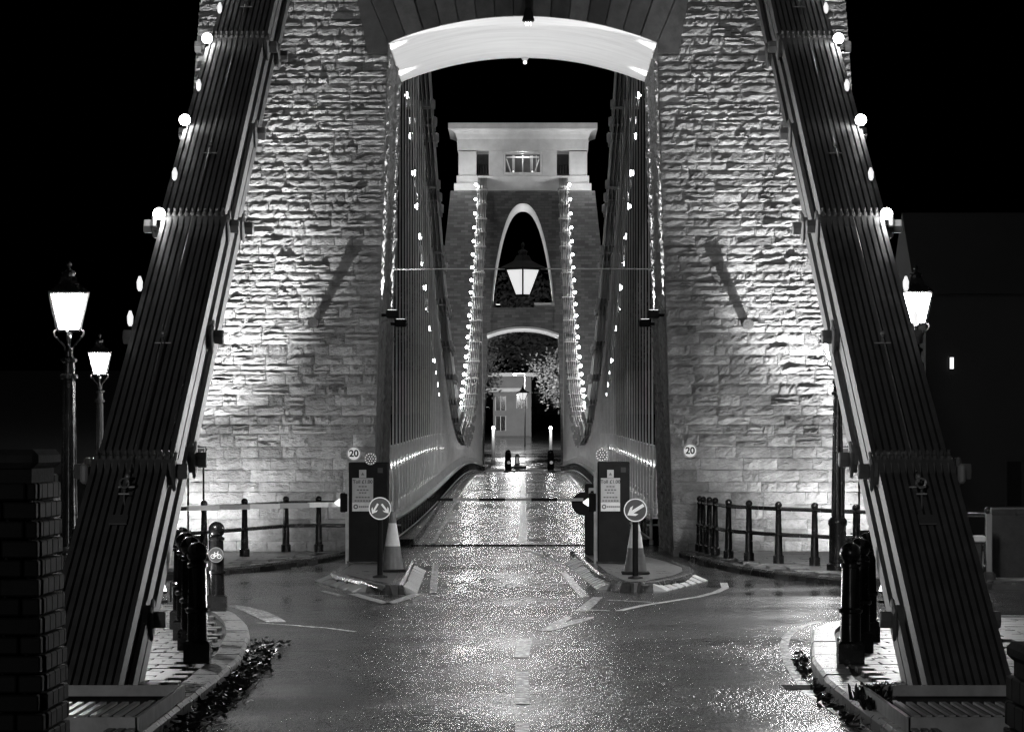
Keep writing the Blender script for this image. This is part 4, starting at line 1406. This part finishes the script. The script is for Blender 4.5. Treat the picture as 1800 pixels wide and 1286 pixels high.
ramp_blocks(isr, (1.0, 73.5), (1.36, 59.7), (-1, -0.25), 20, 0.22, M['kerb'], 0.11)
ramp_blocks(isr, (1.98, 59.2), (2.86, 64.0), (0.8, -0.6), 7, 0.26, M['cone_white'], 0.10)

# ------------------------------------------------------------------ toll cabinets with posters, beacons
def poster(parent, x, z, w, h, y):
    r = empty('poster', (x, y, z)); r.parent = parent
    mb = MB(); mb.box((0, 0, 0), (w, 0.006, h)); mb.build('sheet', M['paper'], r)
    mb = MB(); mb.box((0, -0.0005, -h / 2 - 0.085), (w, 0.006, 0.16)); mb.build('logo_strip', M['paper_white'], r)
    mb = MB(); mb.box((0, 0, h / 2 + 0.075), (w * 0.34, 0.006, 0.14)); mb.build('small_card', M['paper'], r)
    text_on('Toll £1.00', 0.085, M['ink'], r, (0, -0.005, h * 0.34), 0.0012)
    mb = MB()
    for k, (ww, zz) in enumerate(((.16, .06), (.22, .0), (.14, -.05), (.26, -.13), (.30, -.19))):
        n = int(ww / 0.045)
        for q in range(n):
            mb.box((-ww / 2 + ww * (q + .5) / n, -0.0042, zz), (ww / n * 0.72, 0.001, 0.022))
    mb.build('print_lines', M['sign_dark'], r)
    mb = MB(); annulus(mb, 0.02, 0.042, -0.0045, 16, (-w * 0.33, -h / 2 - 0.085))
    for q in range(7): mb.box((-w * 0.14 + q * 0.036, -0.0042, -h / 2 - 0.085), (0.028, 0.001, 0.026))
    mb.build('logo_print', M['sign_dark'], r)
    mb = MB(); mb.add([(-.03, -0.0045, h / 2 + .05), (.03, -0.0045, h / 2 + .05), (0, -0.0045, h / 2 + .10)], [(0, 1, 2)]); mb.build('card_symbol', M['sign_dark'], r)
    return r
def beacon(parent, x, y, z, r):
    b = empty('led_signal', (x, y, z)); b.parent = parent
    mb = MB(); disc(mb, r, 0, 0.08, 24); mb.build('housing', M['sign_dark'], b)
    mb = MB(); annulus(mb, r * 0.93, r * 1.04, -0.004, 28); mb.build('rim', M['sign_grey'], b)
    mb = MB()
    for rr, n in ((0.0, 1), (0.42, 6), (0.84, 13)):
        for q in range(n):
            a = 2 * PI * q / n
            c = (r * rr * math.cos(a), r * rr * math.sin(a))
            disc(mb, 0.0075, -0.006, -0.001, 6, c)
    mb.build('led_cluster', M['led_pixel'], b)
    return b
def cabinet(x0, x1, y, zt, label, s, dark=True):
    w = x1 - x0
    r = empty('toll_cabinet', ((x0 + x1) / 2, y, 0.15), label, 'toll cabinet', 'toll cabinets')
    h = zt - 0.15
    mb = MB(); mb.cbox((0, 0.3, h / 2), (w, 0.6, h), 0.015); mb.build('body', M['black_matt'], r)
    mb = MB(); mb.box((-w / 2 - 0.035, 0.28, h * 0.45), (0.06, 0.3, h * 0.9)); mb.build('side_channel', M['steel_light'], r)
    mb = MB(); mb.box((0, 0.3, 0.02), (w + 0.06, 0.68, 0.04)); mb.build('plinth', M['black_iron'], r)
    mb = MB(); mb.box((w * 0.3, -0.004, h * 0.92), (0.09, 0.01, 0.09)); mb.build('vent', M['ink'], r)
    mb = MB(); mb.cbox((-w / 2 - 0.09, 0.25, h * 0.60), (0.14, 0.26, 0.34), 0.02); mb.build('barrier_motor', M['black_matt'], r)
    mb = MB(); mb.lathe([(0.075, 0), (0.07, 0.02), (0.012, 0.10)], (0, 0, 0), 12)
    o = mb.build('warning_light', M['led_dot'], r, loc=(-w / 2 - 0.16, 0.2, h * 0.60)); o.rotation_euler = (0, R(-90), 0)
    return r
la = at(613, 812, 68.3); lb_ = at(682, 812, 68.3)
cabL = cabinet(la.x, lb_.x, 68.3, la.z, 'black toll cabinet with poster on the island of the two-arrow sign', -1)
poster(cabL, -0.10, 1.30, 0.37, 0.36 + 0.06, -0.006)
beacon(cabL, 0.04, -0.02, 1.85, 0.105)
ra = at(1051, 811, 68.3); rb = at(1107, 811, 68.3)
cabR = cabinet(ra.x, rb.x, 68.3, ra.z, 'black toll cabinet with poster on the island of the single-arrow sign', 1)
poster(cabR, -0.06, 1.30, 0.34, 0.42, -0.006)
beacon(cabR, -0.21, 0.1, 1.92, 0.11)
# second machine behind the right cabinet
r = empty('barrier_machine', (1.31, 73.6, 0.15), 'slim black barrier machine with round drum just behind the toll cabinet', 'barrier machine')
mb = MB(); mb.cbox((0, 0.2, 0.68), (0.25, 0.4, 1.36), 0.02); mb.build('body', M['black_matt'], r)
mb = MB(); mb.cbox((0.02, -0.01, 1.17), (0.16, 0.02, 0.22), 0.008); mb.build('panel', M['sign_grey'], r)
mb = MB(); mb.cbox((0.025, -0.025, 1.15), (0.09, 0.02, 0.15), 0.004); mb.build('screen', M['glass_dark'], r)
mb = MB(); disc(mb, 0.22, -0.1, 0.0, 24, (-0.16, 0.98)); mb.build('drum', M['black_matt'], r)
def barrier_arm(a, b, h, label, n, m1, m2):
    a, b = Vector(a), Vector(b)
    r = empty('barrier_gate', a, label, 'barrier', 'barrier arms')
    d = b - a
    for k in range(n):
        p, q = d * (k / n), d * ((k + 1) / n)
        c = (p + q) / 2
        mb = MB(); mb.box(c, ((q - p).length - 0.002, 0.06, h), Matrix.Rotation(math.atan2(d.y, d.x), 3, 'Z'))
        mb.build('striped_section', m1 if k % 2 == 0 else m2, r)
    return r
barrier_arm((1.15, 73.45, 1.21), (-1.82, 73.45, 1.21), 0.055, 'thin striped barrier arm lowered across the bridge lane', 6, M['sign_grey'], M['black_matt'])
pa = at(594, 886, 68.6); pb = at(330, 893, 66.5)
barrier_arm((pa.x, 68.6, pa.z), (pb.x, 66.5, pb.z), 0.085, 'striped barrier arm lowered in front of the tower railing', 5, M['cone_white'], M['sign_grey'])

# arrow signs on short posts, cones
def arrow_sign(x, y, zc, r_, label, arrows, base=0.15):
    r = empty('arrow_sign', (x, y, base), label, 'road sign', 'round arrow signs on posts')
    h = zc - base
    mb = MB(); mb.tube((0, 0.03, 0), (0, 0.03, h), 0.045, n=12); mb.build('post', M['black_matt'], r, smooth=True)
    mb = MB(); mb.lathe([(0.12, 0), (0.12, 0.02), (0.06, 0.04)], (0, 0.03, 0), 12); mb.build('base', M['rubber'], r)
    mb = MB(); disc(mb, r_, -0.022, -0.014, 36, (0, h)); mb.build('plate', M['sign_dark'], r)
    mb = MB(); annulus(mb, r_ * 0.90, r_ * 0.99, -0.025, 36, (0, h)); mb.build('rim', M['sign_white_glow'], r)
    for (ax, az), ang, L in arrows:
        mb = MB()
        pts = [(-.5, .09), (.12, .09), (.0, .30), (.5, .0), (.0, -.30), (.12, -.09), (-.5, -.09)]
        pts = [(-.5, .085), (.18, .085), (-.02, .26), (.16, .26), (.5, 0), (.16, -.26), (-.02, -.26), (.18, -.085), (-.5, -.085)]
        ca, sa = math.cos(ang), math.sin(ang)
        P = [((px * ca - pz * sa) * L + ax, -0.026, (px * sa + pz * ca) * L + h + az) for px, pz in pts]
        mb.add(P, [(0, 1, 7, 8), (1, 2, 3, 4), (1, 4, 7), (4, 5, 6, 7)])
        fix_normals(mb.build('arrow', M['sign_white_glow'], r))
    return r
q = at(668, 893, 61.0)
arrow_sign(q.x, 61.0, q.z, 0.18, 'round sign with two white diverging arrows on a black post', [((-0.078, -.005), R(-120), 0.185), ((0.082, -.005), R(-53), 0.185)])
q = at(1117, 896, 60.6)
arrow_sign(q.x, 60.6, q.z, 0.185, 'round sign with one white arrow pointing down on a black post', [((0, 0), R(-148), 0.30)])
def cone(x, y, h, label):
    r = empty('traffic_cone', (x, y, 0.152), label, 'traffic cone', 'striped traffic cones')
    rb, rt = 0.19, 0.035
    def rad(t): return rb + (rt - rb) * t
    mb = MB(); mb.cbox((0, 0, 0.02), (0.46, 0.46, 0.04), 0.015); mb.build('foot', M['rubber'], r)
    for t0, t1, m, nm in ((0.0, 0.40, 'cone_dark', 'lower_body'), (0.40, 0.80, 'cone_white', 'reflective_sleeve'), (0.80, 1.0, 'cone_dark', 'tip')):
        mb = MB(); mb.lathe([(rad(t0), 0.04 + t0 * h), (rad(t1), 0.04 + t1 * h)], n=24); mb.build(nm, M[m], r, smooth=True)
    return r
q = ground(690, 1004, 0.15); cone(q[0], q[1], 0.95, 'striped cone leaning shadow-side behind the two-arrow sign post')
q = ground(1117, 1008, 0.15); cone(q[0], q[1] , 0.95, 'striped cone standing directly behind the single-arrow sign post')

# 20 signs on the tower
for px, py, lb2, fat in ((622, 797, 'round white 20 speed sign on the tower beside the toll cabinet', 0), (1213, 792, 'round white 20 speed sign on the tower above the curved corner railing', 0)):
    q = at(px, py, T0 - 0.16)
    r = empty('speed_sign', q, lb2, 'road sign', 'speed limit signs')
    mb = MB(); disc(mb, 0.148, -0.006, 0.01, 32); mb.build('plate', M['sign_white_glow'], r)
    mb = MB(); annulus(mb, 0.122, 0.150, -0.008, 36); mb.build('rim', M['sign_grey'], r)
    text_on('20', 0.19, M['ink'], r, (0, -0.010, 0), 0.006)
    mb = MB(); mb.box((0, 0.09, 0), (0.05, 0.15, 0.05)); mb.build('bracket', M['black_matt'], r)
# information boards half hidden by the chains
for px, s, lb2 in ((344, -1, 'dark information board with white border, half hidden behind the chain'), (1497, 1, 'pale-edged information board half hidden behind the chain beside the lamp post')):
    q = at(px, 803, 75.5)
    r = empty('information_board', (q.x, q.y, PZ), lb2, 'sign')
    zc = q.z - PZ
    mb = MB(); mb.cbox((0, 0, zc), (0.42, 0.03, 0.42), 0.006); mb.build('panel', M['sign_dark'], r)
    mb = MB()
    for sx in (-1, 1): mb.box((sx * 0.18, -0.018, zc), (0.014, 0.004, 0.36))
    for sz in (-1, 1): mb.box((0, -0.018, zc + sz * 0.173), (0.346, 0.004, 0.014))
    mb.build('border', M['sign_white_glow'], r)
    if s < 0:
        text_on('S', 0.11, M['sign_white_glow'], r, (0.125, -0.02, zc + 0.07), 0.003)
        mb = MB(); mb.box((0.125, -0.018, zc - 0.02), (0.06, 0.003, 0.016)); mb.build('print_line', M['sign_white_glow'], r)
    for sx in (-0.15, 0.15):
        mb = MB(); mb.tube((sx, 0.03, 0), (sx, 0.03, zc + 0.2), 0.02); mb.build('post', M['black_iron'], r)

# ------------------------------------------------------------------ dark piers at the frame edges, gate pillar, walls, house
def brick_pier(x0, x1, y0, y1, zt, label, bh, bl, batter):
    r = empty('brick_pier', ((x0 + x1) / 2, y0, PZ), label, 'pier')
    w = x1 - x0; d = y1 - y0
    mb = MB(); mb.box((0, d / 2 + 0.02, zt / 2), (w - 0.06, d - 0.05, zt)); mb.build('core', M['dark_stone'], r)
    k = 0; z_ = 0.0
    while z_ + bh <= zt:
        add = batter * max(0, 1 - z_ / zt) + (0.05 if z_ < 0.25 * zt else 0)
        ww = w + 2 * add
        # front
        x = -ww / 2 - (bl / 2 if k % 2 else 0)
        while x < ww / 2 - 0.02:
            a, b = max(x, -ww / 2), min(x + bl, ww / 2)
            if b - a > 0.03:
                mb = MB(); mb.cbox(((a + b) / 2, 0.0 - add, z_ + bh / 2), (b - a - 0.012, 0.10, bh - 0.012), 0.008); mb.build('brick', M['brick'], r)
            x += bl
        # sides facing the road
        y = 0.06 - (bl / 2 if k % 2 == 0 else 0)
        while y < d:
            a, b = max(y, 0.06), min(y + bl, d)
            if b - a > 0.03:
                for sx in (-1, 1):
                    mb = MB(); mb.cbox((sx * (ww / 2 - 0.05), (a + b) / 2, z_ + bh / 2), (0.10, b - a - 0.012, bh - 0.012), 0.008); mb.build('brick', M['brick'], r)
            y += bl
        z_ += bh; k += 1
    mb = MB(); mb.cbox((0, d / 2, zt + 0.02), (w + 0.02, d + 0.04, 0.10), 0.03); mb.build('coping', M['dark_stone'], r)
    return r
brick_pier(-3.3, -2.54, 20.2, 21.2, 2.0, 'dark brick pier standing closest to the grating platform and tall street lamp', 0.10, 0.24, 0.08)
brick_pier(2.66, 3.4, 20.2, 21.2, 0.95, 'low dark brick pier beside the grating platform at the weedy kerb', 0.14, 0.34, 0.05)

gp = empty('gate_pillar', (-7.42, 60.5, PZ), 'weathered pale stone gate pillar behind the guard railing', 'pillar')
mb = MB(); mb.cbox((0, 0, 0.72), (0.36, 0.4, 1.44), 0.03); mb.build('shaft', M['stone'], gp)
mb = MB(); mb.cbox((-0.08, 0, 1.56), (0.42, 0.46, 0.22), 0.03); mb.build('cap', M['dark_stone'], gp)
# low walls and gate at the right
w1 = empty('garden_wall', (8.2, 62.0, 0), 'dark low garden wall with rounded coping by the wooden gate post', 'wall')
mb = MB(); mb.box((0.9, 0.2, 0.55), (3.2, 0.4, 1.1)); mb.build('wall', M['dark_stone'], w1)
for k in range(8):
    mb = MB(); mb.tube((-0.68 + k * 0.4 + 0.005, 0.2, 1.12), (-0.68 + (k + 1) * 0.4 - 0.005, 0.2, 1.12), 0.12, n=10); mb.build('coping_stone', M['dark_stone'], w1)
gpost = empty('gate_post', (7.35, 61.0, 0), 'pale grey square gate post beside the dark garden wall', 'post')
mb = MB(); mb.cbox((0, 0, 0.65), (0.09, 0.12, 1.0), 0.01); mb.build('shaft', M['house'], gpost)
mb = MB(); mb.cbox((0, 0, 0.12), (0.2, 0.24, 0.24), 0.04); mb.build('foot', M['dark_stone'], gpost)
bs = empty('stone_bench', (6.95, 61.6, 0), 'pale stone slab bench lying between the chain and the gate post', 'bench')
mb = MB(); mb.cbox((0, 0, 0.75), (0.8, 0.4, 0.10), 0.02); mb.build('slab', M['cream'], bs)
mb = MB(); mb.cbox((0, 0.02, 0.35), (0.7, 0.3, 0.70), 0.02); mb.build('support', M['dark_stone'], bs)
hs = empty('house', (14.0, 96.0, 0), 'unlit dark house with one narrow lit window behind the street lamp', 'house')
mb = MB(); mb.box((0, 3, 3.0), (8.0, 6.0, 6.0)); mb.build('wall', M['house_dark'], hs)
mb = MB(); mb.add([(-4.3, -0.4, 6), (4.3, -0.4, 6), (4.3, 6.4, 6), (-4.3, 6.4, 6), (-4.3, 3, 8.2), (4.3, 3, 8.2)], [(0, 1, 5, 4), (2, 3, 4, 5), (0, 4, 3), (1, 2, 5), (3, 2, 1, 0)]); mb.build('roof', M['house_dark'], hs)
q = at(1673, 638, 95.9)
wd = empty('window', (q.x - 14.0, q.y - 96.0, q.z)); wd.parent = hs
mb = MB(); mb.box((0, 0, 0), (0.09, 0.03, 0.28)); mb.build('lit_pane', M['window_lit'], wd)
mb = MB()
for sx in (-1, 1): mb.box((sx * 0.065, -0.01, 0), (0.03, 0.06, 0.36))
mb.box((0, -0.01, 0.165), (0.1, 0.06, 0.03)); mb.box((0, -0.01, -0.165), (0.1, 0.06, 0.03)); mb.build('frame', M['house_dark'], wd)
for dx, dz in ((0.6, 3.6), (1.9, 3.6), (-1.6, 1.3), (0.6, 1.3), (1.9, 1.3)):
    wd2 = empty('window', (dx, -0.02, dz)); wd2.parent = hs
    mb = MB(); mb.box((0, 0, 0), (0.8, 0.02, 1.1)); mb.build('pane', M['glass_dark'], wd2)
    mb = MB()
    for sx in (-1, 0, 1): mb.box((sx * 0.41, -0.02, 0), (0.05, 0.05, 1.2))
    mb.box((0, -0.02, 0.58), (0.78, 0.05, 0.05)); mb.box((0, -0.02, -0.58), (0.78, 0.05, 0.05)); mb.build('frame', M['house_dark'], wd2)

gx, gy = ground(1434, 1208)
gg = empty('gully_grate', (2.52, gy, 0.002), 'dark iron gully grate set in the gutter of the weedy kerb', 'drain')
mb = MB(); mb.box((0, 0, 0), (0.30, 0.7, 0.006)); mb.build('frame', M['black_iron'], gg)
mb = MB(); mb.box((0, 0, 0), (0.26, 0.05, 0.004)); gme = mb.mesh('grate_bar', M['black_matt'])
for k in range(7): link('grate_bar', gme, gg, (0, -0.27 + 0.09 * k, 0.0056))
# ------------------------------------------------------------------ leaves along the kerbs
def leaf_patch(pts, n, label, size=0.05, seed=3, hmax=0.05):
    rnd = random.Random(seed)
    mb = MB()
    for _ in range(n):
        i = rnd.randrange(len(pts) - 1); t = rnd.random()
        a, b = pts[i], pts[i + 1]
        c = Vector((a[0] + (b[0] - a[0]) * t + rnd.gauss(0, a[2]), a[1] + (b[1] - a[1]) * t + rnd.gauss(0, 0.25), rnd.uniform(0.008, hmax)))
        u = Vector((rnd.gauss(0, 1), rnd.gauss(0, 1), rnd.gauss(0, 0.5))).normalized(); v = u.cross(Vector((rnd.gauss(0, .5), rnd.gauss(0, .5), 1))).normalized()
        l = size * rnd.uniform(.5, 1.2)
        mb.add([c - u * l, c + v * l * .5, c + u * l, c - v * l * .5], [(0, 1, 2, 3)])
    return tag(mb.build('leaf_litter', M['leaf_dark']), label, 'leaves', kind='stuff')
leaf_patch([(-2.62, 29, .07), (-2.6, 34, .08), (-2.66, 38, .09), (-2.85, 43, .10)], 1500, 'dark wet leaves heaped along the left gutter', hmax=0.07)
leaf_patch([(2.64, 30, .03), (2.62, 33, .03), (2.74, 38, .03), (2.95, 41, .03)], 260, 'few dark leaves along the gutter of the weedy kerb', seed=5)
def weed(x, y, label, n=60, h=0.16, seed=1):
    rnd = random.Random(seed)
    mb = MB()
    for _ in range(n):
        a = rnd.uniform(0, 2 * PI); l = h * rnd.uniform(.5, 1.1); sp = rnd.uniform(.3, 1.3)
        b0 = Vector((rnd.gauss(0, .06), rnd.gauss(0, .12), 0)); tip = b0 + Vector((math.cos(a) * sp * l, math.sin(a) * sp * l, l)); mid = (b0 + tip) / 2 + Vector((0, 0, l * .25))
        wv = Vector((-math.sin(a), math.cos(a), 0)) * 0.012
        mb.add([b0 - wv, b0 + wv, mid + wv, mid - wv, tip], [(0, 1, 2, 3), (3, 2, 4)])
    o = mb.build('weed', M['leaf_dark'], loc=(x, y, PZ)); return tag(o, label, 'plant')
weed(2.86, 31.9, 'clump of dark weeds at the head of the drain grating', 90, .14, 2)
weed(2.82, 30.9, 'low straggling weeds along the drain grating', 70, .10, 3)
weed(3.0, 32.5, 'tuft of dark weeds by the corner of the pit cover', 70, .12, 4)

# ------------------------------------------------------------------ beyond the far tower
def tree(x, y, z0, h, cr, label, n=2600, seed=1, leaf=0.16, low=0.3):
    rnd = random.Random(seed)
    r = empty('tree', (x, y, z0), label, 'tree', 'trees beyond the far tower')
    mb = MB(); mb.tube((0, 0, 0), (0, 0, h * .45), 0.22 * h / 9, 0.13 * h / 9, n=8)
    tips = []
    for k in range(9):
        a = rnd.uniform(0, 2 * PI); e = Vector((math.cos(a) * cr * rnd.uniform(.4, .8), math.sin(a) * cr * rnd.uniform(.4, .8), h * rnd.uniform(.5, .92)))
        s0 = Vector((0, 0, h * rnd.uniform(.25, .45))); m_ = (s0 + e) / 2 + Vector((0, 0, .3))
        mb.tube(s0, m_, .09 * h / 9, .06 * h / 9, n=6); mb.tube(m_, e, .06 * h / 9, .02, n=6); tips += [e, m_]
    mb.build('trunk', M['bark'], r)
    mb = MB()
    cl = [t + Vector((rnd.gauss(0, cr * .25), rnd.gauss(0, cr * .25), rnd.gauss(0, h * .06))) for t in tips for _ in range(3)]
    for _ in range(n):
        c = rnd.choice(cl) + Vector((rnd.gauss(0, cr * .16), rnd.gauss(0, cr * .16), rnd.gauss(0, cr * .13)))
        if c.z < h * low: c.z = h * low + rnd.uniform(0, 1)
        u = Vector((rnd.gauss(0, 1), rnd.gauss(0, 1), rnd.gauss(0, .7))).normalized(); v = u.orthogonal().normalized(); l = leaf * rnd.uniform(.6, 1.4)
        mb.add([c - u * l, c + v * l * .55, c + u * l, c - v * l * .55], [(0, 1, 2, 3)])
    mb.build('crown', M['foliage'], r)
    return r
def fgz(y): return gz(0, y) + 0.035
tree(4.3, 352, fgz(352), 8.5, 2.8, 'leafy tree just beside the lit pale house beyond the far arch', 3600, 4)
tree(-4.6, 366, fgz(366), 11, 3.2, 'dim leafy tree behind the far arch on the two-arrow-sign side', 3400, 5)
tree(1.5, 392, fgz(392), 15, 5.5, 'tall tree rising behind the pale house', 6000, 6, .26)
tree(-7.5, 400, fgz(400), 17, 6, 'tall tree farthest behind the far arch', 6000, 7, .26)
tree(8.5, 396, fgz(396), 16, 6, 'broad tall tree behind the leafy tree', 5000, 8, .26)
fh = empty('pale_house', (-1.0, 366, fgz(366)), 'pale flat-roofed house seen through the far arch', 'house')
mb = MB(); mb.box((0, 2, 2.8), (3.6, 4, 5.6)); mb.build('wall', M['house'], fh)
mb = MB(); mb.box((-1.4, 1.5, 4.35), (4.4, 4, 0.35)); mb.build('balcony_slab', M['cream'], fh)
mb = MB(); mb.box((-0.3, 1.6, 5.8), (5.4, 4.4, 0.35)); mb.build('roof', M['cream'], fh)
for dx, dz in ((-1.1, 3.1), (-1.1, 1.2), (0.9, 3.3)):
    mb = MB(); mb.box((dx, -0.02, dz), (0.9, 0.06, 1.3)); wq = mb.build('window', M['glass_dark'], fh)
    mb = MB()
    for sx in (-.48, 0, .48): mb.box((dx + sx, -0.05, dz), (0.06, 0.06, 1.4))
    mb.build('frame', M['cream'], wq)
fl = empty('street_light', (at(905, 658, 345).x + .9, 345, fgz(345)), 'slender street light glowing in front of the pale house', 'street light')
zz = at(905, 658, 345).z - fgz(345)
mb = MB(); mb.tube((0, 0, 0), (0, 0, zz + .1), 0.07, .05); mb.tube((0, 0, zz + .1), (-0.9, 0, zz + .12), .04); mb.build('column', M['black_matt'], fl)
mb = MB(); mb.sphere((-0.9, 0, zz), 0.17, 10, 6, .6); mb.build('lamp_head', M['far_bulb'], fl)
point('street_light_glow', (fl.location.x - .9, 344.5, zz + fgz(345) - .4), 13000, .2, fl)
for px, lb2 in ((867, 'bright column light beside the far arch on the two-arrow-sign side'), (968, 'bright column light beside the far arch on the single-arrow-sign side')):
    q = at(px, 752, 318)
    r = empty('column_light', (q.x, 318, fgz(318)), lb2, 'lamp', 'column lights past the far arch')
    hh = q.z - fgz(318); mb = MB(); mb.lathe([(.22, 0), (.22, .3), (.15, .34), (.11, hh - .2), (.16, hh - .15)], n=10); mb.build('column', M['cream'], r)
    mb = MB(); mb.sphere((0, 0, q.z - fgz(318)), 0.15, 10, 6); mb.build('lamp_head', M['far_bulb'], r, smooth=True)
    point('column_glow', (q.x, 317.3, q.z), 110, .12, r)
# far toll islands
for px, zt, lb2 in ((893, 792, 'distant black toll machine on the far island by the bell-topped post'), (968, 793, 'distant black toll machine on the far island with a dome lamp')):
    q = at(px, 822, 306)
    r = empty('toll_machine', (q.x, 306, fgz(306)), lb2, 'toll machine', 'far toll machines')
    mb = MB(); mb.cbox((0, 0, 0.75), (0.5, 0.4, 1.5), 0.04); mb.build('body', M['black_matt'], r)
    mb = MB(); mb.sphere((0, 0, 1.52), 0.24, 12, 8); mb.build('dome', M['black_iron'], r, smooth=True)
    mb = MB(); disc(mb, 0.13, -0.26, -0.2, 16, (0.05, 0.75)); mb.build('lens', M['sign_white_glow'], r)
    mb = MB(); mb.lathe([(0.9, 0), (0.9, 0.1), (0.8, 0.15)], (0.3, 0.5, 0), 16); mb.build('island_kerb', M['kerb'], r)
q = at(906, 783, 312)
r = empty('sign_bollard', (q.x + .15, 312, fgz(312)), 'pale rounded bollard on the far island', 'bollard')
mb = MB(); mb.lathe([(0.75, 0), (0.75, .12), (.25, .16), (.2, .2), (.2, .9), (.17, 1.02), (.09, 1.1)], n=14); mb.build('body', M['cream'], r, smooth=True)
mb = MB(); mb.box((0, -.2, .6), (.2, .04, .5)); mb.build('panel', M['sign_white_glow'], r)
